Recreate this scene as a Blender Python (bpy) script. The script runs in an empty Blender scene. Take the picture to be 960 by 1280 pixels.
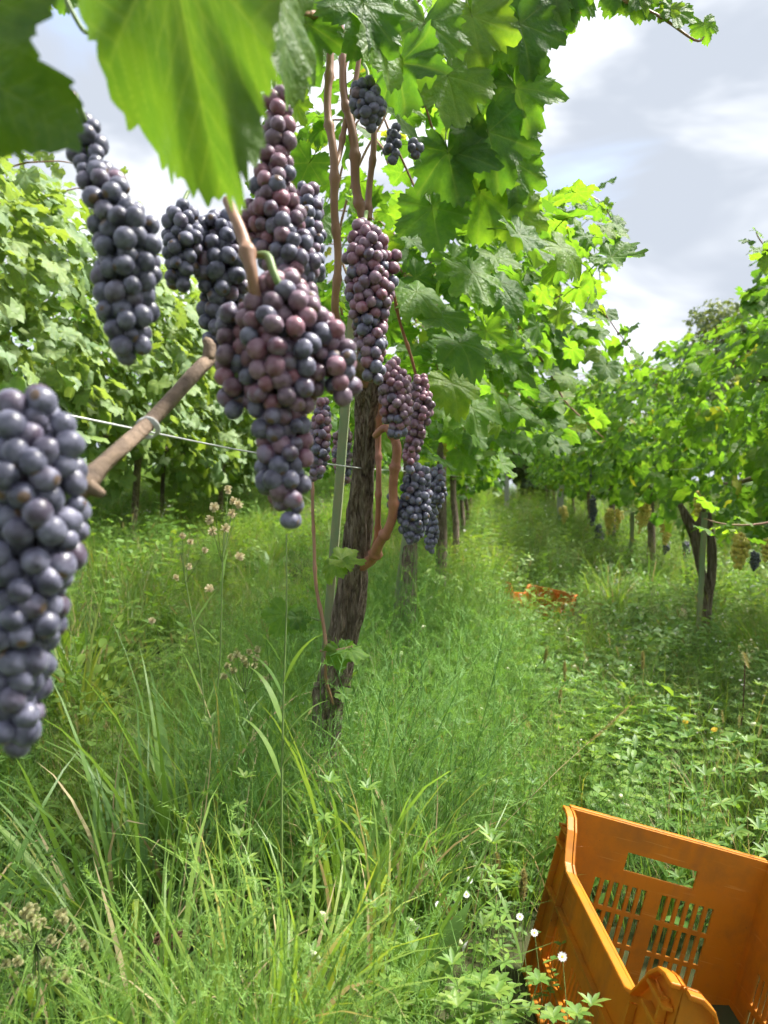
import bpy, math, random
import numpy as np
from mathutils import Vector, Matrix, noise

R = math.radians
random.seed(7)
rng = np.random.default_rng(7)
SC = bpy.context.scene
COL = SC.collection

# ------------------------------------------------------------------ camera
CAM_H = 0.80
YAW = R(7.7)                      # rows run along +Y, the lens looks a little to their left
F = Vector((-math.sin(YAW), math.cos(YAW), 0))
RT = Vector((math.cos(YAW), math.sin(YAW), 0))
CAMP = Vector((0, 0, CAM_H))
cam_d = bpy.data.cameras.new('camera')
cam = bpy.data.objects.new('camera', cam_d)
COL.objects.link(cam)
cam.location = CAMP
cam.rotation_euler = (R(90), 0, YAW)
cam_d.sensor_width = 36
cam_d.lens = 27
cam_d.clip_start = 0.02
cam_d.clip_end = 2000
cam_d.dof.use_dof = True
cam_d.dof.focus_distance = 1.05
cam_d.dof.aperture_fstop = 8.8
SC.camera = cam

# ------------------------------------------------------------------ sky, sun, exposure
SUN_AZ, SUN_EL = R(70), R(59)
w = bpy.data.worlds.new('World'); SC.world = w; w.use_nodes = True
nt = w.node_tree; nt.nodes.clear()
def wn(t, **k):
    n = nt.nodes.new(t)
    for a, b in k.items(): setattr(n, a, b)
    return n
sky = wn('ShaderNodeTexSky', sky_type='NISHITA', sun_disc=False)
sky.sun_elevation = SUN_EL; sky.sun_rotation = SUN_AZ
sky.air_density = 1.0; sky.dust_density = 1.5; sky.ozone_density = 1.0
tc = wn('ShaderNodeTexCoord')
mp = wn('ShaderNodeMapping'); mp.inputs['Scale'].default_value = (1.0, 1.0, 2.6); mp.inputs['Rotation'].default_value = (0.25, 0.1, 0.5)
n1 = wn('ShaderNodeTexNoise'); n1.inputs['Scale'].default_value = 1.9; n1.inputs['Detail'].default_value = 5; n1.inputs['Roughness'].default_value = 0.5; n1.inputs['Distortion'].default_value = 0.5
n2 = wn('ShaderNodeTexNoise'); n2.inputs['Scale'].default_value = 3.3; n2.inputs['Detail'].default_value = 4; n2.inputs['Roughness'].default_value = 0.5; n2.inputs['Distortion'].default_value = 0.4
r1 = wn('ShaderNodeMapRange'); r1.inputs[1].default_value = 0.26; r1.inputs[2].default_value = 0.45; r1.interpolation_type = 'SMOOTHSTEP'
r2 = wn('ShaderNodeMapRange'); r2.inputs[1].default_value = 0.36; r2.inputs[2].default_value = 0.62; r2.interpolation_type = 'SMOOTHSTEP'
cc = wn('ShaderNodeMix', data_type='RGBA'); cc.inputs[6].default_value = (1.30, 1.42, 1.62, 1); cc.inputs[7].default_value = (2.6, 2.67, 2.8, 1)
mx = wn('ShaderNodeMix', data_type='RGBA')
bg = wn('ShaderNodeBackground'); bg.inputs['Strength'].default_value = 0.15
ow = wn('ShaderNodeOutputWorld')
L = nt.links.new
L(tc.outputs['Generated'], mp.inputs[0]); L(mp.outputs[0], n1.inputs['Vector']); L(mp.outputs[0], n2.inputs['Vector'])
L(n1.outputs[0], r1.inputs[0]); L(n2.outputs[0], r2.inputs[0])
L(r2.outputs[0], cc.inputs[0]); L(r1.outputs[0], mx.inputs[0]); L(sky.outputs[0], mx.inputs[6]); L(cc.outputs[2], mx.inputs[7])
L(mx.outputs[2], bg.inputs[0]); L(bg.outputs[0], ow.inputs[0])

sd = bpy.data.lights.new('sun', 'SUN'); so = bpy.data.objects.new('sun', sd); COL.objects.link(so)
S = Vector((math.sin(SUN_AZ) * math.cos(SUN_EL), math.cos(SUN_AZ) * math.cos(SUN_EL), math.sin(SUN_EL)))
so.rotation_euler = S.to_track_quat('Z', 'Y').to_euler(); so.location = (5, 3, 12)
sd.energy = 3.8; sd.angle = R(12.0); sd.color = (1.0, 0.955, 0.88)

SC.view_settings.view_transform = 'Standard'
SC.view_settings.look = 'None'
SC.view_settings.exposure = 1.82
SC.view_settings.gamma = 1
SC.render.engine = 'CYCLES'
SC.cycles.use_denoising = True
SC.cycles.max_bounces = 5; SC.cycles.diffuse_bounces = 4; SC.cycles.glossy_bounces = 2
SC.cycles.use_light_tree = False; w.cycles.sampling_method = 'MANUAL'; w.cycles.sample_map_resolution = 512
SC.cycles.use_adaptive_sampling = True; SC.cycles.adaptive_threshold = 0.028; SC.cycles.adaptive_min_samples = 16
SC.cycles.transmission_bounces = 3; SC.cycles.transparent_max_bounces = 4
SC.cycles.caustics_reflective = False; SC.cycles.caustics_refractive = False

# ------------------------------------------------------------------ helpers
FP = 960.0
def P(px, py, d):
    """reference pixel + distance in front of the lens -> place in the vineyard"""
    return CAMP + d * (F + (px - 480) / FP * RT + Vector((0, 0, (640 - py) / FP)))
def proj(p):
    q = Vector(p) - CAMP; d = q.dot(F)
    if d < 0.02: return (-9999, -9999, d)
    return (480 + FP * q.dot(RT) / d, 640 - FP * q.z / d, d)
def proj_np(a):
    q = a - np.array(CAMP); d = q @ np.array(F); dd = np.where(d < 0.02, 0.02, d)
    return np.stack([480 + FP * (q @ np.array(RT)) / dd, 640 - FP * q[:, 2] / dd, d], 1)

ROW_C, ROW_L, ROW_R = -0.27, -2.25, 1.42
def gz(x, y):
    z = 0.02 * y + 0.042 * max(0.0, y - 5.0) * min(1.0, max(0.0, y - 5.0) / 3.0)
    if y > 24: z -= 0.042 * (y - 24)
    for rx, hh in ((ROW_C, .18), (ROW_L, .05), (ROW_R, .03)): z += hh * math.exp(-((x - rx) / 0.34) ** 2)
    if x < -.55: z += .30 * (min(-.55 - x, 2.6) - .25 * (1 - math.exp(-(min(-.55 - x, 2.6)) / .25)))     # the slope climbs to the left
    z += 0.03 * noise.noise((x * 0.9, y * 0.9, 3.1)) + 0.012 * noise.noise((x * 4, y * 4, 8.1))
    if y > 40: z -= 0.02 * (y - 40)
    return z

def mk_mesh(name, V, Fc, mats=(), smooth=True, mi=None, attrs=None):
    me = bpy.data.meshes.new(name)
    V = np.asarray(V, dtype=np.float32).reshape(-1, 3)
    if isinstance(Fc, np.ndarray):
        nf, k = Fc.shape
        me.vertices.add(len(V)); me.vertices.foreach_set('co', V.ravel())
        me.loops.add(nf * k); me.loops.foreach_set('vertex_index', Fc.astype(np.int32).ravel())
        me.polygons.add(nf); me.polygons.foreach_set('loop_start', np.arange(0, nf * k, k, dtype=np.int32))
        me.update(calc_edges=True)
    else:
        me.from_pydata(V.tolist(), [], Fc); me.update()
    for m in mats: me.materials.append(m)
    if mi is not None: me.polygons.foreach_set('material_index', np.asarray(mi, dtype=np.int32))
    me.polygons.foreach_set('use_smooth', np.full(len(me.polygons), smooth))
    if attrs:
        for an, av in attrs.items():
            a = me.attributes.new(an, 'FLOAT', 'POINT'); a.data.foreach_set('value', np.asarray(av, dtype=np.float32))
    me.update()
    return me
def link(name, me, parent=None, mat=None):
    o = bpy.data.objects.new(name, me); COL.objects.link(o)
    if parent is not None: o.parent = parent
    if mat is not None: o.matrix_basis = mat
    return o
def tag(o, label=None, cat=None, group=None, kind=None):
    if label: o['label'] = label
    if cat: o['category'] = cat
    if group: o['group'] = group
    if kind: o['kind'] = kind
    return o
def thing(name, loc, label, cat, group=None):
    o = bpy.data.objects.new(name, None); COL.objects.link(o); o.location = loc; o.empty_display_size = 0.05
    return tag(o, label, cat, group)

class MB:
    """collects faces of several materials into one mesh"""
    def __init__(s): s.V = []; s.F = []; s.M = []; s.n = 0; s.A = []
    def add(s, V, Fc, m=0, a=0.0):
        V = np.asarray(V, dtype=float).reshape(-1, 3)
        s.V.append(V); s.F += [[i + s.n for i in f] for f in Fc]; s.M += [m] * len(Fc)
        s.A.append(np.full(len(V), a) if np.isscalar(a) else np.asarray(a)); s.n += len(V)
    def mesh(s, name, mats, smooth=True, attr=None):
        return mk_mesh(name, np.concatenate(s.V), s.F, mats, smooth, s.M, {attr: np.concatenate(s.A)} if attr else None)

def tube(pts, rad, n=8, ridge=0.0, seed=0, cap=True, resample=0, twist=0.0, lobes=5, nodes=0.0):
    pts = [np.array(p, dtype=float) for p in pts]; rad = list(rad) if hasattr(rad, '__len__') else [rad] * len(pts)
    if resample:
        # catmull-rom
        out = []; ro = []
        m = len(pts)
        for i in range(m - 1):
            p0, p1, p2, p3 = pts[max(i - 1, 0)], pts[i], pts[i + 1], pts[min(i + 2, m - 1)]
            for k in range(resample):
                t = k / resample
                out.append(0.5 * (2 * p1 + (p2 - p0) * t + (2 * p0 - 5 * p1 + 4 * p2 - p3) * t * t + (-p0 + 3 * p1 - 3 * p2 + p3) * t ** 3))
                ro.append(rad[i] * (1 - t) + rad[i + 1] * t)
        out.append(pts[-1]); ro.append(rad[-1]); pts, rad = out, ro
    if nodes:      # swollen joints as on a vine cane
        acc = 0.0; rad = list(rad)
        for i in range(len(pts)):
            if i: acc += float(np.linalg.norm(pts[i] - pts[i - 1]))
            q = (acc + seed * .013) % nodes - nodes / 2; rad[i] *= 1 + .42 * math.exp(-(q / .0045) ** 2); pts[i] = pts[i] + np.array((1, .4, 0)) * rad[i] * .35 * math.sin(acc / nodes * math.pi)
    V = []; Fc = []
    up = np.array((0.31, 0.95, 0.05))
    for i, p in enumerate(pts):
        t = pts[min(i + 1, len(pts) - 1)] - pts[max(i - 1, 0)]; t /= np.linalg.norm(t) + 1e-9
        a = up - t * up.dot(t); a /= np.linalg.norm(a) + 1e-9; b = np.cross(t, a); up = a
        for k in range(n):
            th = 2 * math.pi * k / n
            r = rad[i]
            if ridge:
                r *= 1 + ridge * (0.55 * math.sin(lobes * th + twist * i + 2 * noise.noise((i * .12, k * .0, seed))) +
                                  0.9 * noise.noise((math.cos(th) * 3.2, math.sin(th) * 3.2, i * 0.09 + seed * 7)) + 0.5 * noise.noise((math.cos(th) * 9, math.sin(th) * 9, i * 0.22 + seed * 7)) + (0.5 * (abs(noise.noise((math.cos(th) * 14, math.sin(th) * 14, i * 0.06 + seed * 3))) * 3 - .6) if n > 30 else 0))
            V.append(p + r * (math.cos(th) * a + math.sin(th) * b))
    for i in range(len(pts) - 1):
        for k in range(n):
            k2 = (k + 1) % n
            Fc.append([i * n + k, i * n + k2, (i + 1) * n + k2, (i + 1) * n + k])
    if cap:
        Fc.append(list(range(n))[::-1]); Fc.append([(len(pts) - 1) * n + k for k in range(n)])
    return np.array(V), Fc

# ------------------------------------------------------------------ materials
def mat(name):
    m = bpy.data.materials.new(name); m.use_nodes = True
    t = m.node_tree; t.nodes.clear()
    return m, t
def N(t, typ, **k):
    n = t.nodes.new(typ)
    for a, b in k.items(): setattr(n, a, b)
    return n
def ramp(t, fac, stops):
    r = N(t, 'ShaderNodeValToRGB'); e = r.color_ramp.elements
    while len(e) > 1: e.remove(e[-1])
    e[0].position = stops[0][0]; e[0].color = (*stops[0][1], 1)
    for p, c in stops[1:]:
        x = e.new(p); x.color = (*c, 1)
    t.links.new(fac, r.inputs[0]); return r.outputs[0]
def mixc(t, fac, a, b, mode='MIX'):
    m = N(t, 'ShaderNodeMix', data_type='RGBA', blend_type=mode)
    for s, v in ((0, fac), (6, a), (7, b)):
        if hasattr(v, 'links'): t.links.new(v, m.inputs[s])
        else: m.inputs[s].default_value = v if s == 0 else (*v, 1)
    return m.outputs[2]
def mth(t, op, a, b=None, clamp=False):
    m = N(t, 'ShaderNodeMath', operation=op); m.use_clamp = clamp
    for s, v in ((0, a), (1, b)):
        if v is None: continue
        if hasattr(v, 'links'): t.links.new(v, m.inputs[s])
        else: m.inputs[s].default_value = v
    return m.outputs[0]
def rnd_src(t, island):
    oi = N(t, 'ShaderNodeObjectInfo').outputs['Random']
    if not island: return oi
    g = N(t, 'ShaderNodeNewGeometry').outputs['Random Per Island']
    return mth(t, 'FRACT', mth(t, 'ADD', oi, g))
def noise_tex(t, scale, detail=4, rough=0.55, vec=None, mapping=None, src='Object'):
    n = N(t, 'ShaderNodeTexNoise'); n.inputs['Scale'].default_value = scale; n.inputs['Detail'].default_value = detail; n.inputs['Roughness'].default_value = rough
    if vec is None: vec = N(t, 'ShaderNodeTexCoord').outputs[src]
    if mapping is not None:
        m = N(t, 'ShaderNodeMapping'); m.inputs['Scale'].default_value = mapping; t.links.new(vec, m.inputs[0]); vec = m.outputs[0]
    t.links.new(vec, n.inputs['Vector']); return n.outputs[0]
def bump(t, h, strength=0.3, dist=0.01):
    b = N(t, 'ShaderNodeBump'); b.inputs['Strength'].default_value = strength; b.inputs['Distance'].default_value = dist
    t.links.new(h, b.inputs['Height']); return b.outputs[0]
def plain(name, col, rough=0.7, spec=0.4, var=0.25, nscale=30, bmp=0.0, mapping=None, col2=None):
    m, t = mat(name)
    p = N(t, 'ShaderNodeBsdfPrincipled'); o = N(t, 'ShaderNodeOutputMaterial')
    nz = noise_tex(t, nscale, 6, 0.6, mapping=mapping)
    c2 = col2 or tuple(c * (1 - var) for c in col)
    f = mth(t, 'MULTIPLY', mth(t, 'SUBTRACT', nz, 0.3), 2.5, True)
    t.links.new(mixc(t, f, c2, col), p.inputs['Base Color'])
    p.inputs['Roughness'].default_value = rough; p.inputs['Specular IOR Level'].default_value = spec
    if bmp: t.links.new(bump(t, nz, bmp, 0.01), p.inputs['Normal'])
    t.links.new(p.outputs[0], o.inputs[0]); return m

def leafy(name, stops, trans_gain=(1.9, 1.7, 0.75), trans=0.42, rough=0.5, spec=0.4, island=True, vein=None, spots=0.0, hue_noise=True, patch=False):
    """thin leaf: diffuse + sheen on top, light passing through"""
    m, t = mat(name)
    p = N(t, 'ShaderNodeBsdfPrincipled'); tr = N(t, 'ShaderNodeBsdfTranslucent'); ms = N(t, 'ShaderNodeMixShader'); o = N(t, 'ShaderNodeOutputMaterial')
    rv = rnd_src(t, island)
    c = ramp(t, rv, stops)
    if hue_noise:
        nz = noise_tex(t, 4.5, 6, 0.65)
        c = mixc(t, mth(t, 'MULTIPLY', mth(t, 'SUBTRACT', nz, 0.42, True), 2.2, True), c, mixc(t, 1.0, c, (1.55, 1.3, .9), 'MULTIPLY'))
        c = mixc(t, mth(t, 'MULTIPLY', mth(t, 'SUBTRACT', 0.5, nz, True), 2.2, True), c, mixc(t, 1.0, c, (.7, .78, .8), 'MULTIPLY'))
    if patch:
        loc = N(t, 'ShaderNodeObjectInfo').outputs['Location']
        pn = noise_tex(t, 1.7, 2, 0.5, vec=loc)
        c = mixc(t, mth(t, 'MULTIPLY', mth(t, 'SUBTRACT', pn, 0.45, True), 3.0, True), c, mixc(t, 1.0, c, (1.45, 1.15, .8), 'MULTIPLY'))
        c = mixc(t, mth(t, 'MULTIPLY', mth(t, 'SUBTRACT', 0.47, pn, True), 3.0, True), c, mixc(t, 1.0, c, (.7, .82, .95), 'MULTIPLY'))
    if spots:
        nz2 = noise_tex(t, 7, 3, 0.5)
        c = mixc(t, mth(t, 'MULTIPLY', mth(t, 'SUBTRACT', nz2, 0.71, True), 12, True), c, (0.16, 0.09, 0.03))
    if vein:
        a = N(t, 'ShaderNodeAttribute', attribute_name='vein').outputs['Fac']
        c = mixc(t, mth(t, 'MULTIPLY', a, vein, True), c, (0.20, 0.26, 0.07))
    t.links.new(c, p.inputs['Base Color'])
    p.inputs['Roughness'].default_value = rough; p.inputs['Specular IOR Level'].default_value = spec
    tcol = mixc(t, 1.0, c, trans_gain, 'MULTIPLY')
    t.links.new(tcol, tr.inputs['Color'])
    if vein:
        hgt = mth(t, 'ADD', mth(t, 'MULTIPLY', noise_tex(t, 9, 3, 0.55), -1.3), mth(t, 'MULTIPLY', N(t, 'ShaderNodeAttribute', attribute_name='vein').outputs['Fac'], -.5))
        b = bump(t, hgt, 0.24, 0.03)
        t.links.new(b, p.inputs['Normal'])
    ms.inputs[0].default_value = trans
    t.links.new(p.outputs[0], ms.inputs[1]); t.links.new(tr.outputs[0], ms.inputs[2]); t.links.new(ms.outputs[0], o.inputs[0])
    return m

GREENS = [(0.0, (0.055, 0.125, 0.024)), (0.35, (0.08, 0.165, 0.030)), (0.62, (0.10, 0.195, 0.030)), (0.86, (0.12, 0.21, 0.034)), (0.97, (0.14, 0.21, 0.035)), (1.0, (0.22, 0.20, 0.04))]
M_leaf = leafy('vine_leaf', GREENS, island=False, vein=0.45, spots=1, rough=0.5, spec=0.32, trans=0.52, trans_gain=(2.2, 2.3, 0.7))
M_leafnear = leafy('vine_leaf_front', [(0, (0.062, 0.125, 0.024)), (1, (0.075, 0.14, 0.026))], island=False, vein=0.45, spots=1, rough=0.5, spec=0.32, trans=0.48, trans_gain=(1.75, 1.8, 0.55))
M_leafmass = leafy('vine_foliage', GREENS, island=True, rough=0.52, spec=0.3, trans=0.47, trans_gain=(1.95, 2.0, 0.7), hue_noise=False)
LIT_PALE = [(0.0, (0.15, 0.235, 0.11)), (0.4, (0.19, 0.28, 0.135)), (0.7, (0.20, 0.285, 0.105)), (1.0, (0.16, 0.255, 0.06))]  # sun-facing paleness and sky sheen painted into the left row's leaf colour
M_leafL = leafy('dusty_vine_leaf', LIT_PALE, island=False, vein=0.4, rough=0.55, spec=0.4, trans=0.34, trans_gain=(2.0, 1.9, 0.6))
M_leafLmass = leafy('dusty_vine_foliage', LIT_PALE, island=True, rough=0.55, spec=0.4, trans=0.36, trans_gain=(2.0, 1.9, 0.6), hue_noise=False)
M_grass = leafy('grass_blade', [(0, (0.09, 0.18, 0.042)), (0.4, (0.125, 0.235, 0.054)), (0.75, (0.165, 0.28, 0.066)), (0.95, (0.20, 0.28, 0.06)), (1, (0.36, 0.31, 0.13))], trans=0.42, trans_gain=(1.9, 1.8, 0.8), rough=0.45, hue_noise=False, patch=True)
M_feather = leafy('feathery_herb', [(0, (0.11, 0.235, 0.056)), (0.6, (0.145, 0.285, 0.068)), (1, (0.185, 0.315, 0.076))], trans=0.40, trans_gain=(1.7, 1.65, 0.8), rough=0.6, hue_noise=False, patch=True)
M_weed = leafy('weed_leaf', [(0, (0.08, 0.17, 0.033)), (0.5, (0.12, 0.235, 0.045)), (1, (0.18, 0.28, 0.055))], trans=0.4, trans_gain=(1.8, 1.7, 0.7), rough=0.5, hue_noise=False, patch=True)
M_straw = leafy('dry_straw', [(0, (0.34, 0.27, 0.13)), (1, (0.46, 0.38, 0.21))], trans=0.3, trans_gain=(1.3, 1.2, 1.0), rough=0.7, hue_noise=False)
M_seed = leafy('seed_head', [(0, (0.25, 0.28, 0.12)), (1, (0.42, 0.38, 0.20))], trans=0.35, trans_gain=(1.3, 1.3, 1.0), rough=0.7, hue_noise=False)
M_fox = leafy('foxtail_bristle', [(0, (0.22, 0.24, 0.09)), (1, (0.36, 0.29, 0.12))], trans=0.4, trans_gain=(1.4, 1.3, 0.9), rough=0.7, hue_noise=False)
M_petal = leafy('white_petal', [(0, (0.55, 0.56, 0.55)), (1, (0.66, 0.66, 0.64))], trans=0.25, trans_gain=(1, 1, 1), hue_noise=False)
M_calyx = leafy('campion_calyx', [(0, (0.42, 0.50, 0.26)), (1, (0.58, 0.58, 0.40))], trans=0.35, trans_gain=(1.2, 1.2, 1.0), rough=0.5, hue_noise=False)
M_yellow = plain('yellow_petal', (0.80, 0.50, 0.03), 0.6)
M_fluff = leafy('seed_fluff', [(0, (0.52, 0.45, 0.28)), (1, (0.62, 0.55, 0.36))], trans=0.4, trans_gain=(1.2, 1.15, 1.0), rough=0.9, hue_noise=False)
M_brown = plain('withered_brown', (0.13, 0.07, 0.04), 0.85)
M_stem = plain('green_stem', (0.16, 0.24, 0.07), 0.5, var=0.3)
M_cane = plain('brown_cane', (0.30, 0.17, 0.105), 0.5, 0.4, nscale=40, mapping=(1, 1, 0.15), col2=(0.19, 0.095, 0.06), bmp=0.15)
M_oldcane = plain('weathered_cane', (0.24, 0.17, 0.115), 0.8, nscale=90, mapping=(1, 1, 1), col2=(0.10, 0.07, 0.05), bmp=0.5)
M_redcane = plain('reddish_cane', (0.36, 0.16, 0.10), 0.45, nscale=35, col2=(0.22, 0.09, 0.06))
M_wire = plain('galvanised_wire', (0.55, 0.56, 0.55), 0.45, 0.5)
M_stake = plain('green_painted_stake', (0.15, 0.25, 0.13), 0.8, nscale=45, mapping=(1, 1, 0.10), col2=(0.30, 0.26, 0.15), bmp=0.2)
M_post = plain('concrete_post', (0.42, 0.41, 0.38), 0.85, nscale=25)

# bark
M_bark, t = mat('vine_bark')
p = N(t, 'ShaderNodeBsdfPrincipled'); o = N(t, 'ShaderNodeOutputMaterial')
na = noise_tex(t, 190, 6, 0.65, mapping=(1, 1, 0.06)); nb = noise_tex(t, 22, 4, 0.6, mapping=(1, 1, 0.25))
c = ramp(t, na, [(0.32, (0.035, 0.025, 0.02)), (0.46, (0.17, 0.125, 0.095)), (0.58, (0.32, 0.25, 0.195)), (0.72, (0.43, 0.36, 0.295))])
c = mixc(t, mth(t, 'MULTIPLY', mth(t, 'SUBTRACT', nb, 0.42, True), 2.6, True), c, (0.10, 0.078, 0.062))
t.links.new(c, p.inputs['Base Color']); p.inputs['Roughness'].default_value = 0.9; p.inputs['Specular IOR Level'].default_value = 0.2
t.links.new(bump(t, na, 1.0, 0.02), p.inputs['Normal']); t.links.new(p.outputs[0], o.inputs[0])

# berries: dark skin under a pale waxy bloom that is rubbed off in places
def berry_mat(name, skins, bloom, island, amt=0.5):
    m, t = mat(name)
    p = N(t, 'ShaderNodeBsdfPrincipled'); o = N(t, 'ShaderNodeOutputMaterial')
    rv = rnd_src(t, island)
    c = ramp(t, rv, skins)
    tcn = N(t, 'ShaderNodeTexCoord').outputs['Object']
    vv = N(t, 'ShaderNodeVectorMath', operation='ADD'); sc_ = N(t, 'ShaderNodeVectorMath', operation='SCALE')
    comb = N(t, 'ShaderNodeCombineXYZ')
    for k in range(3): t.links.new(rv, comb.inputs[k])
    sc_.inputs['Scale'].default_value = 37.0; t.links.new(comb.outputs[0], sc_.inputs[0])
    t.links.new(tcn, vv.inputs[0]); t.links.new(sc_.outputs[0], vv.inputs[1])
    n = noise_tex(t, 95 if not island else 95, 3, 0.55, vec=vv.outputs[0])
    n2_ = noise_tex(t, 420, 3, 0.6, vec=vv.outputs[0])
    f = mth(t, 'ADD', mth(t, 'MULTIPLY', mth(t, 'SUBTRACT', n, 0.38, True), 3.4, True), .18, True)
    f = mth(t, 'MULTIPLY', f, mth(t, 'ADD', mth(t, 'MULTIPLY', n2_, 0.7), 0.6))
    f = mth(t, 'MULTIPLY', f, amt, True)
    c2 = mixc(t, f, c, bloom)
    if not island:
        sep = N(t, 'ShaderNodeSeparateXYZ'); t.links.new(tcn, sep.inputs[0])
        c2 = mixc(t, mth(t, 'MULTIPLY', mth(t, 'SUBTRACT', mth(t, 'MULTIPLY', sep.outputs[2], -1), .00757, True), 9000, True), c2, (0.10, 0.06, 0.035))
    t.links.new(c2, p.inputs['Base Color'])
    rr = N(t, 'ShaderNodeMapRange'); rr.inputs[3].default_value = 0.34; rr.inputs[4].default_value = 0.62; t.links.new(f, rr.inputs[0])
    t.links.new(rr.outputs[0], p.inputs['Roughness'])
    p.inputs['Specular IOR Level'].default_value = 0.5
    p.inputs['Sheen Weight'].default_value = 0.12; p.inputs['Sheen Tint'].default_value = (0.75, 0.8, 1, 1); p.inputs['Sheen Roughness'].default_value = 0.5
    t.links.new(p.outputs[0], o.inputs[0]); return m
DARK = [(0, (0.012, 0.012, 0.026)), (0.45, (0.020, 0.014, 0.030)), (0.7, (0.045, 0.014, 0.030)), (0.88, (0.085, 0.018, 0.032)), (1, (0.12, 0.024, 0.036))]
RED = [(0, (0.028, 0.015, 0.03)), (0.35, (0.06, 0.018, 0.034)), (0.65, (0.10, 0.022, 0.038)), (1, (0.16, 0.034, 0.048))]
BLUE = [(0, (0.010, 0.012, 0.026)), (0.7, (0.014, 0.015, 0.034)), (0.93, (0.022, 0.015, 0.032)), (1, (0.045, 0.017, 0.032))]
BLOOM = (0.215, 0.215, 0.30); BLOOMR = (0.33, 0.225, 0.285)
B_dark = berry_mat('grape_skin_violet', DARK, BLOOM, False, 0.62)
B_red = berry_mat('grape_skin_reddish', RED, BLOOMR, False, 0.55)
B_blue = berry_mat('grape_skin_blue', BLUE, BLOOM, False, 0.66)
B_mass = berry_mat('grape_skin_far', BLUE, BLOOM, True, 0.5)
B_white = berry_mat('grape_skin_golden', [(0, (0.50, 0.43, 0.06)), (0.6, (0.60, 0.49, 0.07)), (1, (0.55, 0.38, 0.05))], (0.52, 0.45, 0.18), True, 0.4)

# crate plastic
def crate_mat(name, fade):
    m, t = mat(name)
    p = N(t, 'ShaderNodeBsdfPrincipled'); tr = N(t, 'ShaderNodeBsdfTranslucent'); ms = N(t, 'ShaderNodeMixShader'); o = N(t, 'ShaderNodeOutputMaterial')
    n = noise_tex(t, 5, 5, 0.6); n3 = noise_tex(t, 60, 6, 0.65)
    c = mixc(t, n, (0.47, 0.155, 0.005), (0.58, 0.215, 0.009))
    c = mixc(t, mth(t, 'MULTIPLY', mth(t, 'SUBTRACT', n3, 0.55, True), 1.6, True), c, (0.36, 0.16, 0.035))
    n5 = noise_tex(t, 9, 7, 0.7); n6 = noise_tex(t, 30, 3, 0.5, mapping=(1, 1, .08)); n7 = noise_tex(t, 170, 2, 0.5, mapping=(.06, .06, 1))
    c = mixc(t, mth(t, 'MULTIPLY', mth(t, 'SUBTRACT', n5, 0.47, True), 3.2, True), c, (0.26, 0.115, 0.02))
    c = mixc(t, mth(t, 'MULTIPLY', mth(t, 'SUBTRACT', n6, 0.60, True), 2.2, True), c, (0.20, 0.09, 0.03))
    c = mixc(t, mth(t, 'MULTIPLY', mth(t, 'SUBTRACT', n7, 0.66, True), 5, True), c, (0.66, 0.36, 0.10))
    c = mixc(t, fade, c, (0.55, 0.10, 0.02))
    n4 = noise_tex(t, 130, 2, 0.5)
    c = mixc(t, mth(t, 'MULTIPLY', mth(t, 'SUBTRACT', n4, 0.735, True), 14, True), c, (0.10, 0.05, 0.02))
    t.links.new(c, p.inputs['Base Color']); p.inputs['Specular IOR Level'].default_value = 0.45
    rr = N(t, 'ShaderNodeMapRange'); rr.inputs[3].default_value = 0.36; rr.inputs[4].default_value = 0.6; t.links.new(n3, rr.inputs[0]); t.links.new(rr.outputs[0], p.inputs['Roughness'])
    t.links.new(bump(t, n, 0.15, 0.004), p.inputs['Normal'])
    t.links.new(mixc(t, 1.0, c, (1.25, 1.0, 0.6), 'MULTIPLY'), tr.inputs['Color']); ms.inputs[0].default_value = 0.22
    t.links.new(p.outputs[0], ms.inputs[1]); t.links.new(tr.outputs[0], ms.inputs[2]); t.links.new(ms.outputs[0], o.inputs[0]); return m
M_crate = crate_mat('orange_plastic', 0.0); M_crate2 = crate_mat('faded_orange_plastic', 0.25)

# soil
M_soil = plain('soil_and_moss', (0.05, 0.075, 0.025), 0.95, 0.1, nscale=3.0, col2=(0.045, 0.04, 0.02), bmp=0.6)

# ------------------------------------------------------------------ ground
def axis(lo, hi, fine_lo, fine_hi, step, grow=1.25):
    a = list(np.arange(fine_lo, fine_hi + 1e-6, step)); s = step
    while a[-1] < hi: s *= grow; a.append(min(a[-1] + s, hi))
    s = step
    while a[0] > lo: s *= grow; a.insert(0, max(a[0] - s, lo))
    return a
gx = axis(-420, 420, -5, 5, 0.12); gy = axis(-60, 620, -1.5, 12, 0.12)
V = [(x, y, gz(x, y)) for y in gy for x in gx]
nx = len(gx)
ii, jj = np.meshgrid(np.arange(nx - 1), np.arange(len(gy) - 1)); a0 = (jj * nx + ii).ravel()
Fg = np.stack([a0, a0 + 1, a0 + 1 + nx, a0 + nx], 1)
tag(link('ground', mk_mesh('ground', V, Fg, [M_soil])), kind='structure', label='grassy vineyard ground rising gently away from the camera')

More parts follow.
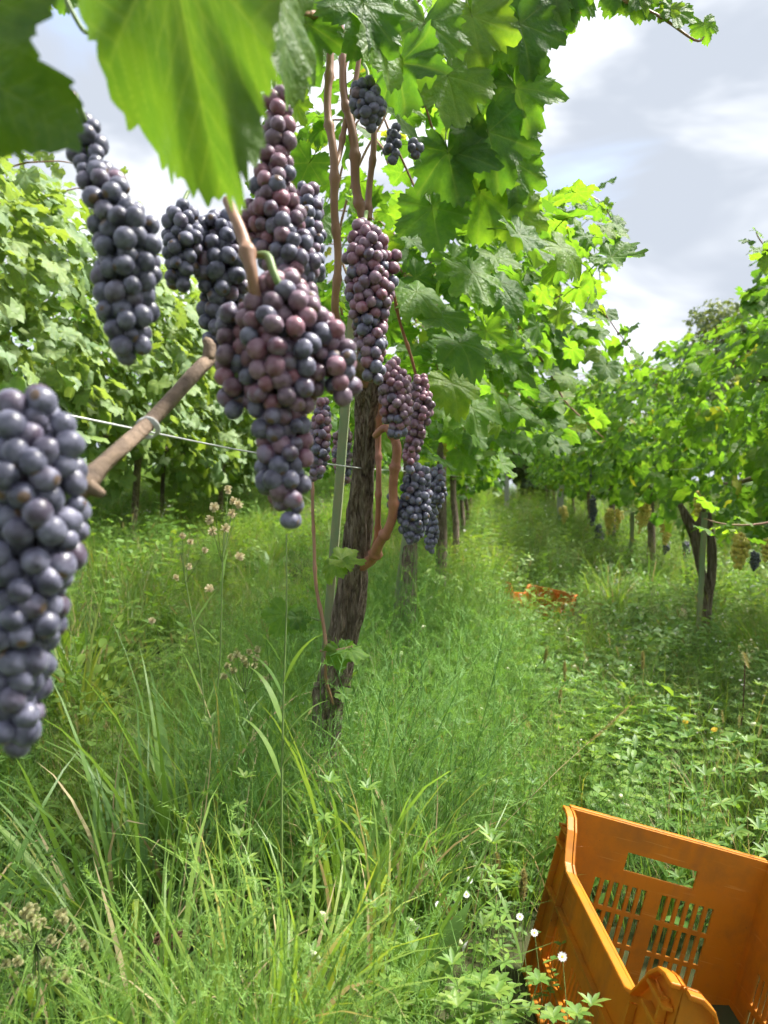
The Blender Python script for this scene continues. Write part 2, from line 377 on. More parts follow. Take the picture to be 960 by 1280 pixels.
# ------------------------------------------------------------------ vine leaves
KEY = [(0, 1.0), (14, .92), (25, .79), (33, .71), (43, .79), (55, .90), (62, .92), (74, .84), (86, .73), (94, .68), (106, .74), (118, .79), (132, .75), (146, .66), (158, .54), (168, .36), (176, .17), (180, .10)]
def r_leaf(deg, depth=1.0):
    a = abs(deg)
    for (a0, r0), (a1, r1) in zip(KEY, KEY[1:]):
        if a <= a1:
            t = (a - a0) / (a1 - a0); t = t * t * (3 - 2 * t)
            v = r0 + (r1 - r0) * t
            return v if a > 160 else v * (1 - .0) + (1 - depth) * (.82 - v) * .7
    return .1
def leaf_template(nth, rings, seed, teeth=0.05, tperiod=7.5, droop=0.25, fold=0.12, wave=0.07, depth=1.0, petiole=True, pr=0.016, vfine=False):
    rr = random.Random(seed); ph = rr.uniform(0, 6.28); ph2 = rr.uniform(0, 6.28); asym = rr.uniform(-.08, .08)
    V = [(0, 0, 0)]; A = [1.0]
    ths = [-180 + 360.0 * (i + 0.5) / nth for i in range(nth)] if vfine else [-180 + 360.0 * i / nth for i in range(nth)]
    mains = (0, 60, -60, 117, -117)
    for f in rings:
        for th in ths:
            r = r_leaf(th, depth)
            if abs(th) < 168:
                tt = (th / tperiod) % 1.0
                tooth = (tt * 1.4 if tt < .7 else (1 - tt) / .3)
                r += teeth * (tooth - .5) * (f ** 6) * (1 + .8 * math.sin(math.floor(th / tperiod) * 2.3 + ph))
            r *= f * (1 + .05 * math.sin(th * .11 + ph) + .03 * math.sin(th * .29 + ph2))
            a = math.radians(th)
            x, y = math.sin(a) * r * (1 + asym * math.sin(a)), math.cos(a) * r
            cl = min(abs(th - m) for m in mains)
            z = -droop * r * r * (0.6 + .5 * math.cos(a)) + fold * abs(x) * (1 - .5 * r) + wave * r * r * math.sin(3 * a + ph) + wave * .8 * r * math.sin(5 * y + 4 * x + ph2)
            z += 0.014 * r * (1 - math.exp(-(cl / 14.0) ** 2))
            z += wave * .9 * (f ** 3) * math.sin(9 * a + ph2)
            V.append((x, y, z))
            if vfine:
                v = 0
                for m in mains:
                    ma = math.radians(m); along = math.sin(ma) * x + math.cos(ma) * y; perp = abs(math.cos(ma) * x - math.sin(ma) * y)
                    if along > 0:
                        v = max(v, max(0, 1 - perp / (0.017 * (1.15 - along))))
                        if perp < .34 * (1.05 - along * .6):
                            s = ((along - perp * .85) / 0.125) % 1.0; s = min(s, 1 - s)
                            v = max(v, .6 * max(0, 1 - s * .125 / .012))
                A.append(v)
            else:
                A.append(max(0, 1 - cl / 4.0) * (1 - .55 * f))
    Fc = [[0, 1 + (k + 1) % nth, 1 + k] for k in range(nth) if not (k == nth - 1 and not vfine and False)]
    for ri in range(len(rings) - 1):
        o0, o1 = 1 + ri * nth, 1 + (ri + 1) * nth
        for k in range(nth):
            k2 = (k + 1) % nth
            Fc.append([o0 + k, o0 + k2, o1 + k2, o1 + k])
    if petiole:
        pts = [(0, 0.02, .0), (0.02, -.25, -.06), (0.0, -.5, -.2), (-.02, -.75, -.42)]
        tv, tf = tube(pts, [pr, pr, pr, pr * 1.3], 4, cap=False)
        n0 = len(V); V += [tuple(v) for v in tv]; Fc += [[i + n0 for i in f] for f in tf]; A += [1.0] * len(tv)
    return np.array(V), Fc, np.array(A)
def leaf_mesh(name, m, *a, **k):
    V, Fc, A = leaf_template(*a, **k); return mk_mesh(name, V, Fc, [m], True, None, {'vein': A})
def leaf_set(prefix, m, nth, rings, n, tp, petiole=True):
    out = []
    for i in range(n):
        out.append(leaf_mesh(prefix, m, nth, rings, 40 + i, teeth=0.075, tperiod=tp, droop=(0.12, .3, .45, .2, .6, .05)[i % 6], fold=(.10, .02, .2, -.12, .1, .28)[i % 6], wave=(.05, .09, .06, .1, .05, .07)[i % 6], depth=(1, .8, .9, 1.05, .7, .95)[i % 6], petiole=petiole))
    return out
L_hi = leaf_set('vine_leaf_large', M_leaf, 120, (.2, .45, .7, .88, 1), 8, 9)
L_mid = leaf_set('vine_leaf_medium', M_leaf, 36, (.4, .75, 1), 6, 20)
L_left = leaf_set('vine_leaf_dusty', M_leafL, 36, (.4, .75, 1), 6, 20)
def low_template(i):
    V, Fc, A = leaf_template(12, (.55, 1), 90 + i, teeth=0, droop=(.2, .4, .1)[i % 3], fold=(.1, -.08, .22)[i % 3], wave=.08, petiole=False)
    T = []
    for f in Fc:
        T.append(f[:3])
        if len(f) == 4: T.append([f[0], f[2], f[3]])
    return V, np.array(T)
LOW = [low_template(i) for i in range(4)]

def basis(n, tip):
    n = n.normalized(); y = tip - n * tip.dot(n)
    if y.length < 1e-4: y = n.orthogonal()
    y.normalize(); x = y.cross(n)
    return Matrix(((x.x, y.x, n.x), (x.y, y.y, n.y), (x.z, y.z, n.z))).to_4x4()
def rv3(): return Vector((random.gauss(0, 1), random.gauss(0, 1), random.gauss(0, 1)))
def leaf_matrix(pos, out, s, up=0.75, rnd=0.35):
    n = out * 0.7 + Vector((0, 0, up)) + rv3() * rnd
    tip = Vector((0, 0, -0.75)) + out * 0.5 + rv3() * 0.4
    return Matrix.Translation(pos) @ basis(n, tip) @ Matrix.Scale(s, 4)
def leaf_obj(parent, M, lib):
    return link('leaf', random.choice(lib), parent, Matrix.Translation(-parent.location) @ M)
def mass_mesh(name, mats_list, templ, m):
    Vs = []; Fs = []; n0 = 0
    A = np.array([np.array(x) for x in mats_list]); pick = rng.integers(0, len(templ), len(A))
    for ti, (TV, TF) in enumerate(templ):
        B = A[pick == ti]
        if not len(B): continue
        vv = np.einsum('nij,vj->nvi', B[:, :3, :3], TV) + B[:, None, :3, 3]
        ff = TF[None] + (np.arange(len(B)) * len(TV))[:, None, None] + n0
        Vs.append(vv.reshape(-1, 3)); Fs.append(ff.reshape(-1, 3)); n0 += vv.shape[0] * vv.shape[1]
    return mk_mesh(name, np.concatenate(Vs), np.concatenate(Fs), [m], False)

def inpoly(x, y, poly):
    c = False; j = len(poly) - 1
    for i in range(len(poly)):
        xi, yi = poly[i]; xj, yj = poly[j]
        if (yi > y) != (yj > y) and x < (xj - xi) * (y - yi) / (yj - yi) + xi: c = not c
        j = i
    return c
def canopy(n, x0, ya, yb, zb, zt, hw, size, keep=None, inner=0.55, lump=0.28, seedz=0.0, droop=.22):
    """leaf places in the leafy wall of a trained row: mostly near its surface, in lumps"""
    out = []; tries = 0
    while len(out) < n and tries < n * 60:
        tries += 1
        y = random.uniform(ya, yb); ph = random.uniform(-math.pi, math.pi)
        rho = inner + (1.05 - inner) * math.sqrt(random.random())
        g = gz(x0, y)
        lu = noise.noise((y * 1.6 + seedz, ph * 1.3, x0)); lu2 = noise.noise((y * 4.5, ph * 3.5, x0 + seedz + 5))
        if lu2 < -0.32: continue
        rr = rho * (1 + lump * lu + .12 * lu2)
        cx, cz = math.cos(ph), math.sin(ph)
        k = (abs(cx) ** 3 + abs(cz) ** 3) ** (-1 / 3.0)      # boxy section
        zl = zb + droop * noise.noise((y * 1.9, x0 * 3, seedz + 2)) + droop * .6 * noise.noise((y * 5.1, x0 * 3, seedz + 4))
        p = Vector((x0 + hw * rr * cx * k, y, g + (zl + zt) / 2 + (zt - zl) / 2 * rr * cz * k))
        if keep and not keep(p): continue
        o_ = Vector((cx * 1.2, random.uniform(-.5, .5), cz * .5)).normalized()
        out.append((p, o_, size * random.choice((.55, .7, .85, 1, 1.05, 1.2))))
    return out

# ------------------------------------------------------------------ generic vine of a trained row
def trunk_mesh(name, pts, rad, seed, n=20, res=10, ridge=.2):
    V, Fc = tube(pts, rad, n, ridge, seed, True, res, 0.10)
    return mk_mesh(name, V, Fc, [M_bark])
def row_vine(x, y, ya, yb, label, group, n_obj, n_mass, lib, massmat, zb, zt, hw, size, trunk_r=.035, keep=None, seed=0, shoots=5, far=False, lean=0.1, cat='grapevine', lump=.28, inner=.5):
    g = gz(x, y); root = thing('grapevine', (x, y, g), label, cat, group)
    o = Vector((x, y, g))
    h = zb + .12
    pts = [(0, 0, -.1), (.02, lean * .2, h * .3), (-.02 * math.cos(seed), lean * .6, h * .65), (.015, lean, h), (.0, lean * 1.6, h + .12)]
    link('trunk', trunk_mesh('vine_trunk', pts, [trunk_r * 1.25, trunk_r, trunk_r * .9, trunk_r * 1.05, trunk_r * .7], seed, 8 if far else 14, 2 if far else 5), root)
    mb = MB()
    for s in range(2):       # arms along the wire
        sg = -1 if s else 1
        mb.add(*tube([(0, lean, h), (.03, lean + sg * .25, h + .1), (0, lean + sg * .6, h + .08), (.02, lean + sg * .95, h + .1)], [.018, .015, .012, .008], 6, resample=3))
    link('arm', mb.mesh('vine_arm', [M_oldcane]), root)
    c = canopy(n_obj + n_mass, x, ya, yb, zb, zt, hw, size, keep, inner=inner, lump=lump, seedz=seed)
    # the ones that show largest from the path become single leaves
    c.sort(key=lambda a: -a[2] / max(.3, (a[0] - CAMP).length) * (1.0 if (a[1].dot((CAMP - a[0]).normalized()) > -.2) else .4))
    for p_, o_, s_ in c[:n_obj]: leaf_obj(root, leaf_matrix(p_, o_, s_), lib)
    if shoots:
        for k in range(shoots):
            sy = random.uniform(ya, yb); sd_ = random.choice((-1, 1)); b = Vector((x + random.uniform(-.15, .15), sy, gz(x, sy) + zt - .35))
            d = Vector((sd_ * random.uniform(.1, .5), random.uniform(-.3, .3), 1)); pp = [b]
            for q in range(6):
                d = (d + Vector((sd_ * .10, random.uniform(-.1, .1), -.26))).normalized(); pp.append(pp[-1] + d * .13)
            if keep and not all(keep(v) for v in pp[2:]): continue
            tv, tf = tube([v - o for v in pp], [.005, .005, .004, .004, .003, .002, .0015], 5); link('shoot', mk_mesh('vine_shoot', tv, tf, [M_cane]), root)
            for q, v in enumerate(pp[1:]):
                for e in (0, 1):
                    M = leaf_matrix(v + rv3() * .025, Vector((random.choice((-1, 1)) * .7, random.uniform(-.7, .7), .2)).normalized(), size * (1 - q * .11) * .9)
                    leaf_obj(root, M, lib)
    rest = [leaf_matrix(p_, o_, s_) for p_, o_, s_ in c[n_obj:]]
    if rest:
        me = mass_mesh('vine_foliage', [Matrix.Translation(-o) @ m for m in rest], LOW, massmat)
        f = link('crown' if n_obj == 0 else 'foliage', me, root); f['kind'] = 'stuff'
    return root

# ------------------------------------------------------------------ middle row (the one with the dark bunches)
ORD = ['first','second','third','fourth','fifth','sixth','seventh','eighth','ninth','tenth','eleventh']
MID = [(345, -400), (760, -400), (700, -60), (692, 15), (672, 90), (655, 130), (668, 190), (650, 232), (700, 246), (735, 232), (778, 275), (772, 340), (738, 352), (750, 400), (795, 440), (760, 470), (740, 510), (765, 550), (700, 575), (640, 575), (600, 600), (560, 600), (545, 470), (520, 440), (505, 300), (420, 290), (345, 250)]
BEHIND = [(330, 100), (520, 100), (545, 440), (570, 600), (470, 640), (420, 520), (330, 420)]
def keep_mid(p):
    x, y, d = proj(p)
    if d < 0.55: return False
    if d < 1.3 and (x < 415 and y > 60): return False
    if d < 1.45 and inpoly(x, y, [(415, 90), (545, 90), (545, 210), (515, 265), (565, 480), (575, 690), (450, 690), (415, 300)]): return False
    return inpoly(x, y, MID) or (d > 1.5 and inpoly(x, y, BEHIND))

def leaf_at(parent, px, py, d, spx, tip, n, lib, sx=1.0):
    s = spx * d / FP * (.84 if d > .7 else 1)
    nn = RT * n[0] + Vector((0, 0, n[1])) - F * n[2]
    tt = RT * tip[0] + Vector((0, 0, -tip[1]))
    M = Matrix.Translation(P(px, py, d)) @ basis(nn, tt) @ Matrix.Diagonal((s * sx, s, s, 1))
    return link('leaf', lib if isinstance(lib, bpy.types.Mesh) else random.choice(lib), parent, Matrix.Translation(-parent.location) @ M)
def px_tube(parent, name, pts, m, n=8, res=5, ridge=0.0):
    """pts: (px, py, distance, radius in px)"""
    V, Fc = tube([P(a, b, d) - parent.location for a, b, d, r in pts], [r * d / FP for a, b, d, r in pts], n, ridge, 3, True, 14 if name == 'cane' else res, nodes=.062 if name == 'cane' else 0)
    return link(name, mk_mesh(parent.name.split('.')[0] + '_' + name, V, Fc, [m]), parent)

b0 = P(405, 900, 1.38); b0 = Vector((b0.x, b0.y, gz(b0.x, b0.y)))
vine1 = thing('grapevine', b0, 'gnarled grapevine in front with thick leaning trunk beside the green stake', 'grapevine', 'grapevines of the middle row')
tp = [(408, 900, 1.38, 18), (418, 850, 1.36, 18), (432, 780, 1.33, 17), (445, 700, 1.30, 16), (451, 620, 1.26, 13.5), (458, 540, 1.22, 13), (461, 480, 1.18, 15.5), (456, 448, 1.15, 13)]
pts = [Vector((-.01, -.02, -.1))] + [P(a, b, d) - b0 for a, b, d, r in tp]
V, Fc = tube(pts, [.028] + [r * d / FP for a, b, d, r in tp], 72, .20, 2, True, 18, .03, 6)
link('trunk', mk_mesh('front_trunk', V, Fc, [M_bark]), vine1)
px_tube(vine1, 'cane', [(411, 40, .92, 5), (411, 130, .92, 5), (416, 205, .92, 5.5), (421, 290, .95, 5), (421, 390, 1.0, 5), (432, 450, 1.1, 6), (455, 480, 1.17, 8)], M_cane)
px_tube(vine1, 'cane', [(424, 20, .95, 4), (431, 110, .95, 5), (440, 175, .95, 6), (448, 240, .96, 6), (456, 300, .98, 6), (464, 380, 1.05, 6), (462, 470, 1.16, 8)], M_cane)
px_tube(vine1, 'cane', [(450, 60, .95, 3), (440, 120, .95, 3.5), (427, 180, .95, 3.5), (418, 210, .93, 3)], M_cane)
px_tube(vine1, 'cane', [(467, 150, .98, 4), (464, 220, .98, 4), (460, 275, .98, 5)], M_cane)
px_tube(vine1, 'cane', [(452, 708, 1.29, 7), (468, 692, 1.25, 7), (485, 660, 1.20, 6), (493, 610, 1.17, 5.5), (494, 560, 1.15, 6), (484, 535, 1.15, 5), (470, 545, 1.17, 4)], M_redcane)
px_tube(vine1, 'cane', [(466, 690, 1.27, 4), (474, 640, 1.22, 3.5), (472, 590, 1.2, 3.5), (474, 545, 1.2, 4), (478, 470, 1.15, 3.5)], M_redcane)
px_tube(vine1, 'cane', [(520, 470, 1.2, 2), (500, 400, 1.15, 2), (490, 360, 1.1, 2)], M_redcane)
px_tube(vine1, 'cane', [(355, 14, .7, 4), (380, 15, .75, 4), (404, 25, .85, 4), (414, 50, .92, 4)], M_cane)
px_tube(vine1, 'cane', [(498, 20, 1.0, 2.5), (530, 45, 1.0, 3), (560, 72, 1.02, 3), (584, 90, 1.05, 2.5)], M_stem)
px_tube(vine1, 'cane', [(388, 570, 1.2, 1.8), (392, 650, 1.2, 2), (393, 710, 1.2, 2.2), (402, 770, 1.2, 2.3), (408, 820, 1.2, 2.2), (408, 852, 1.22, 2), (416, 880, 1.25, 1.5)], M_cane, 6)
px_tube(vine1, 'cane', [(400, 776, 1.2, 1.6), (385, 772, 1.2, 1.5), (370, 776, 1.18, 1.4)], M_stem, 5)
px_tube(vine1, 'cane', [(400, 814, 1.2, 1.6), (425, 812, 1.2, 1.6), (440, 808, 1.2, 1.4)], M_cane, 5)
# the long two-year-old cane tied down to the wire, coming towards the lens
px_tube(vine1, 'cordon', [(-90, 700, .42, 14), (20, 660, .43, 14), (98, 612, .45, 15), (112, 598, .455, 15), (130, 580, .47, 10.5), (180, 535, .52, 9.5), (222, 490, .56, 9.2), (258, 452, .60, 9), (300, 415, .66, 10), (360, 410, .78, 9), (420, 430, 1.0, 9), (456, 470, 1.17, 12)], M_oldcane, 14, 8, .10)
px_tube(vine1, 'spur', [(106, 600, .45, 8), (118, 612, .45, 9), (130, 618, .45, 5)], M_oldcane, 8, 3, .1)
px_tube(vine1, 'spur', [(260, 450, .60, 8), (262, 432, .60, 8), (256, 424, .6, 5)], M_oldcane, 8, 3, .1)
# suckers and leaves low on the trunk
for a in ((428, 700, 1.2, 34, (.9, .25), (.1, .8, .5)), (420, 705, 1.2, 30, (-.3, .9), (-.3, .6, .6)), (356, 768, 1.18, 38, (-.4, 1), (.1, .25, 1)), (372, 772, 1.18, 24, (.3, 1), (.5, .3, .7)), (436, 812, 1.2, 32, (1, .1), (.1, .9, .35)), (424, 815, 1.2, 30, (.1, 1), (.3, .2, .9)), (428, 868, 1.25, 18, (.6, .6), (0, .8, .5))):
    leaf_at(vine1, *a, L_hi)
# leaves round the canes at the top, then the leafy wall
for a in ((382, 28, .8, 74, (.05, 1), (.2, -.1, 1)), (455, 5, .78, 85, (-.2, 1), (.5, .2, 1)), (470, 45, .80, 80, (.45, 1), (.75, .3, .6)), (500, 80, .84, 80, (.15, 1), (-.7, .2, .8)), (372, 60, .9, 70, (-.3, 1), (-.1, .6, .8)), (500, 150, .95, 70, (.6, 1), (.8, .5, .4)), (345, -5, .62, 90, (.3, 1), (.9, .1, .5)), (620, 60, 1.0, 80, (.4, .9), (.2, -.2, 1)), (645, 110, 1.0, 76, (.3, .9), (-.2, .1, 1)), (560, 95, .95, 85, (.2, .9), (.1, .2, 1)), (610, 165, 1.0, 88, (.3, 1), (.2, -.1, 1)), (560, 190, 1.0, 80, (.2, 1), (-.3, .1, 1)), (640, 200, 1.05, 70, (.2, 1), (.3, .1, 1)), (600, 240, 1.05, 76, (0, 1), (.1, -.1, 1)), (540, 260, 1.05, 70, (.2, 1), (-.2, .2, 1)), (640, 265, 1.1, 60, (.1, 1), (.1, .1, 1)), (590, 20, .95, 80, (.2, 1), (-.1, .1, 1)), (650, 30, .98, 78, (.3, 1), (.2, 0, 1)), (530, 30, .9, 80, (-.1, 1), (0, .2, 1)), (520, 365, 1.15, 56, (.5, 1), (.1, .8, .7)), (550, 395, 1.15, 56, (.3, 1), (.2, .8, .7)), (575, 430, 1.2, 60, (.2, 1), (.2, .7, .7)), (590, 340, 1.15, 64, (.2, 1), (.3, .6, .7)), (625, 355, 1.2, 56, (.4, 1), (.1, .7, .7)), (565, 480, 1.3, 52, (.2, 1), (.2, .4, .8)), (590, 510, 1.35, 50, (.1, 1), (.1, .6, .8))):
    leaf_at(vine1, *a, L_hi)
c1 = canopy(275, -.22, .98, 2.1, .90, 1.76, .42, .046, keep_mid, inner=.1, lump=.15, seedz=2)
for p_, o_, s_ in c1: leaf_obj(vine1, leaf_matrix(p_, o_, s_, .45, .5), L_hi)
for k in range(75):      # leaves hanging on the path side of the trunk
    q = P(random.uniform(505, 640), random.uniform(300, 590), random.uniform(1.45, 2.3))
    if keep_mid(q): leaf_obj(vine1, leaf_matrix(q, Vector((.7, -.6, .1)), random.uniform(.04, .062), .6, .4), L_hi)
for k in range(5):       # woody shoots inside the leaf wall
    a = random.uniform(1.5, 1.9); x_ = random.uniform(-.35, .02)
    pp = [Vector((x_ + .08 * math.sin(q + k), a + .05 * q * random.uniform(-1, 1), gz(x_, a) + 1.05 + .16 * q)) for q in range(7)]
    if all(keep_mid(v) for v in pp[:3]):
        V, Fc = tube([v - b0 for v in pp], [.0032, .003, .003, .0028, .0025, .002, .0015], 6, resample=3); link('shoot', mk_mesh('vine_shoot', V, Fc, [M_cane]), vine1)
# shoot reaching out over the path, top right
px_tube(vine1, 'shoot', [(640, -60, 1.0, 3), (700, -25, 1.0, 3), (760, -5, 1.0, 2.5), (820, 18, 1.0, 2), (868, 50, 1.0, 1.5), (880, 46, 1.0, 1)], M_cane, 6)
for a in ((655, -30, 1.0, 80, (.1, 1), (.1, 0, 1)), (690, -25, 1.0, 70, (.2, 1), (-.2, .1, 1)), (715, -15, 1.0, 55, (-.1, 1), (.1, .2, 1)), (700, 10, 1.0, 40, (-.2, 1), (.3, .1, 1)), (790, -12, 1.0, 50, (.2, 1), (-.1, .1, 1)), (800, -8, 1.0, 44, (.4, 1), (.3, .1, 1)), (845, 15, 1.0, 34, (-.1, 1), (.2, .3, 1)), (880, 30, 1.0, 26, (.2, 1), (-.2, .2, 1)), (836, 12, 1.0, 26, (-.6, 1), (-.5, .3, 1)), (770, -15, 1.0, 40, (-.4, 1), (.2, .3, 1))):
    leaf_at(vine1, *a, L_hi)
# big near leaves, out of focus
NEAR1 = leaf_mesh('vine_leaf_near', M_leafnear, 300, tuple(np.linspace(.04, 1, 64)), 5, teeth=.055, tperiod=6.6, droop=.12, fold=.05, wave=.05, depth=.0, vfine=True, pr=.018)
NEAR2 = leaf_mesh('vine_leaf_near', M_leafnear, 300, tuple(np.linspace(.04, 1, 64)), 8, teeth=.055, tperiod=7.4, droop=.15, fold=.15, wave=.06, depth=.7, vfine=True, pr=.018)
leaf_at(vine1, 208, -95, .31, 388, (.08, 1), (-.12, -.34, 1), NEAR1, .42)
leaf_at(vine1, -75, 62, .30, 195, (.8, .5), (-.25, -.3, 1), NEAR2)
leaf_at(vine1, 75, -30, .5, 50, (.2, 1), (-.1, .2, 1), L_hi)
leaf_at(vine1, 30, -20, .5, 44, (-.3, 1), (.1, .2, 1), L_hi)
leaf_at(vine1, 20, 500, .40, 40, (-.9, .5), (.5, .3, .8), L_hi)
leaf_at(vine1, 335, -20, .42, 150, (.45, 1), (.9, .25, .35), NEAR2)
px_tube(vine1, 'shoot', [(75, -20, .42, 3), (92, 18, .42, 3), (112, 42, .42, 3), (150, 20, .4, 3), (205, -60, .32, 6)], M_stem, 6)

for k, (y, x, n_o, n_m, zb, zt, hw, s, lab) in enumerate([
        (2.72, -.30, 170, 300, .95, 2.0, .50, .062, 'second grapevine of the middle row, slim trunk behind the thick leaning one'),
        (4.4, -.28, 130, 600, .92, 2.0, .62, .06, 'third grapevine of the middle row with leafy shoots arching over the path'),
        (6.3, -.28, 200, 500, .90, 1.9, .5, .058, 'fourth grapevine of the middle row, half hidden behind nearer leaves')]):
    v = row_vine(x, y, y - .85, y + .95, lab, 'grapevines of the middle row', n_o, n_m, L_mid, M_leafmass, zb, zt, hw, s, .028, keep_mid, seed=k + 3, shoots=9, lump=.3)
for k in range(5):
    y = 8.2 + 1.9 * k
    row_vine(-.28, y, y - 1, y + 1, ORD[k + 4] + ' grapevine along the middle row, counted from the thick leaning trunk', 'far grapevines of the middle row', 0, 900, L_mid, M_leafmass, .62, 1.9, .45, .06, .022, None, seed=k + 11, shoots=0, far=True)
# arching shoot against the sky (third vine)
def free_shoot(root, pts, size, lib, m=None, every=1):
    V, Fc = tube([P(*q) - root.location for q in pts], np.linspace(.005, .0015, len(pts)), 5, resample=3)
    link('shoot', mk_mesh('vine_shoot', V, Fc, [m or M_cane]), root)
    for i, q in enumerate(pts):
        for e in range(2):
            leaf_obj(root, leaf_matrix(P(*q) + rv3() * .03, Vector((random.uniform(-1, 1), random.uniform(-1, .2), .2)).normalized(), size * random.uniform(.6, 1.1)), lib)
secondv = [o for o in bpy.data.objects if o.type == 'EMPTY' and o.get('label', '').startswith('second grapevine of')][0]
thirdv = [o for o in bpy.data.objects if o.type == 'EMPTY' and o.get('label', '').startswith('third')][0]
BULGE = [(600, 300), (650, 250), (740, 240), (775, 275), (778, 320), (735, 360), (760, 410), (790, 445), (750, 500), (745, 560), (640, 580), (590, 560)]
nb_ = [0, 0]
while sum(nb_) < 300:
    q = (random.uniform(590, 795), random.uniform(240, 580), random.uniform(2.3, 3.6))
    if not inpoly(q[0], q[1], BULGE) or noise.noise((q[0] * .025, q[1] * .025, q[2] * 1.5)) < -.12: continue
    w_ = 0 if q[2] < 2.9 else 1; nb_[w_] += 1
    leaf_obj((secondv, thirdv)[w_], leaf_matrix(P(*q), Vector((.6, -.5, .2)).normalized(), random.uniform(.04, .065), .7, .4), L_mid)
free_shoot(thirdv, [(640, 330, 3.2), (665, 290, 3.15), (690, 262, 3.1), (715, 248, 3.1), (740, 246, 3.1), (758, 262, 3.1), (768, 288, 3.1), (768, 312, 3.1)], .07, L_mid)
free_shoot(thirdv, [(660, 400, 3.4), (700, 370, 3.3), (735, 372, 3.3), (758, 395, 3.3), (772, 415, 3.3), (786, 432, 3.3), (795, 448, 3.3)], .06, L_mid)
free_shoot(thirdv, [(650, 340, 3.2), (690, 320, 3.2), (720, 312, 3.2), (745, 322, 3.2), (750, 350, 3.2)], .07, L_mid)
free_shoot(thirdv, [(670, 440, 2.6), (690, 470, 2.6), (705, 500, 2.6), (730, 525, 2.6), (755, 548, 2.6)], .05, L_mid)

# ------------------------------------------------------------------ left row
def zline(p): return True
LROW = [(1.9, 300, 500), (3.55, 320 - 30, 750), (5.2, 290, 800), (6.9, 290, 800)]
LLAB = ['dusty-leaved grapevine of the left row, nearest at the left picture edge', 'dusty-leaved grapevine of the left row with trunk hidden behind the near bunches', 'grapevine of the left row beside the thin dark post, above the seed-head weeds', 'fourth grapevine of the left row, behind the big central bunch']
LY = [3.0, 4.6, 6.2, 7.8]
for k in range(4):
    y = LY[k]
    row_vine(ROW_L, y, y - .85, y + .85, LLAB[k], 'grapevines of the left row', 290, 1100, L_left, M_leafLmass, .46, 1.85, .48, .072, .022, None, seed=k + 21, shoots=6, inner=.25)
for k in range(5):
    y = 9.6 + 2 * k
    row_vine(ROW_L, y, y - 1, y + 1, ORD[k + 4] + ' grapevine along the left row, counted from the picture edge', 'far grapevines of the left row', 0, 900, L_left, M_leafmass, .5, 1.9, .5, .07, .02, None, seed=k + 31, shoots=0, far=True)
for k in range(6):
    y = 4.5 + 2.6 * k
    row_vine(-4.6, y, y - 1.35, y + 1.35, ORD[k] + ' grapevine in the row behind the left row, counted from the near end', 'grapevines of the row beyond the left row', 0, 1000, L_left, M_leafmass, .9, 2.2, .5, .075, .03, None, seed=k + 41, shoots=0, far=True)

# ------------------------------------------------------------------ right row
RLAB = ['grapevine of the right row at the right picture edge, trunk out of view', 'grapevine of the right row with dark forked trunk and pale stake', 'grapevine of the right row with slim straight trunk among golden bunches', 'grapevine of the right row just beyond the golden bunches']
RY = [2.7, 4.0, 7.05, 9.2]
def keep_right(p):
    x, y, d = proj(p)
    if d < .5: return True
    if y < 395 and d < 9 and x > 700: return x > 925 and y > 380 - (x - 925) * 3
    if d < 9 and x < 925 and y < 440 - (x - 800) * .35: return False
    return True
for k in range(4):
    y = RY[k]
    zb = (.40, .66, .74, .74)[k]
    rv = row_vine(ROW_R + (.25 if k == 0 else 0), y, y - (1.0 if k else .6), y + (1.2 if k else .75), RLAB[k], 'grapevines of the right row', 285, (500, 800, 900, 900)[k], L_mid, M_leafmass, zb, (1.72, 1.85, 1.9, 1.9)[k], .5, (.058, .06, .062, .062)[k], .036, keep_right, seed=k + 51, shoots=5, inner=.35)
    if k == 0:
        for c in list(rv.children):
            if c.name.startswith(('trunk',)): bpy.data.objects.remove(c)
        free_shoot(rv, [(1010, 420, 2.6), (985, 360, 2.6), (965, 320, 2.6), (950, 300, 2.6), (945, 290, 2.6)], .05, L_mid)
        free_shoot(rv, [(1010, 640, 2.3), (975, 650, 2.3), (940, 656, 2.3), (905, 655, 2.3), (880, 648, 2.3)], .05, L_mid)
    if k == 1:
        for c in list(rv.children):
            if c.name.startswith('trunk'): bpy.data.objects.remove(c)
        px_tube(rv, 'trunk', [(881, 820, 3.9, 9), (881, 785, 3.9, 6.5), (885, 750, 3.9, 5.2), (890, 715, 3.9, 5.2), (890, 680, 3.9, 4.5), (885, 640, 3.9, 3.5)], M_bark, 16, 7, .35)
        px_tube(rv, 'trunk', [(886, 742, 3.9, 4), (879, 722, 3.9, 4.5), (873, 695, 3.9, 5.2), (867, 664, 3.9, 6.5), (856, 642, 3.9, 4), (850, 630, 3.9, 2.5)], M_bark, 16, 7, .35)
        px_tube(rv, 'trunk', [(868, 662, 3.9, 4.5), (877, 650, 3.9, 4.5), (880, 630, 3.9, 2.5)], M_bark, 10, 4, .3)
for k in range(6):
    y = 11.2 + 2.0 * k
    row_vine(ROW_R, y, y - 1, y + 1, ORD[k + 3] + ' grapevine along the right row, counted from the forked trunk', 'far grapevines of the right row', 0, 1100, L_mid, M_leafmass, .62, 2.0, .5, .065, .025, None, seed=k + 61, shoots=0, far=True)
for k in range(8):
    y = 5.2 + 2.2 * k
    row_vine(3.5, y, y - 1.15, y + 1.15, ORD[k] + ' grapevine in the row seen beneath the right row, counted from the near end', 'grapevines of the row beyond the right row', 0, 900, L_mid, M_leafmass, .95, 1.9, .5, .07, .035, None, seed=k + 71, shoots=0, far=True)

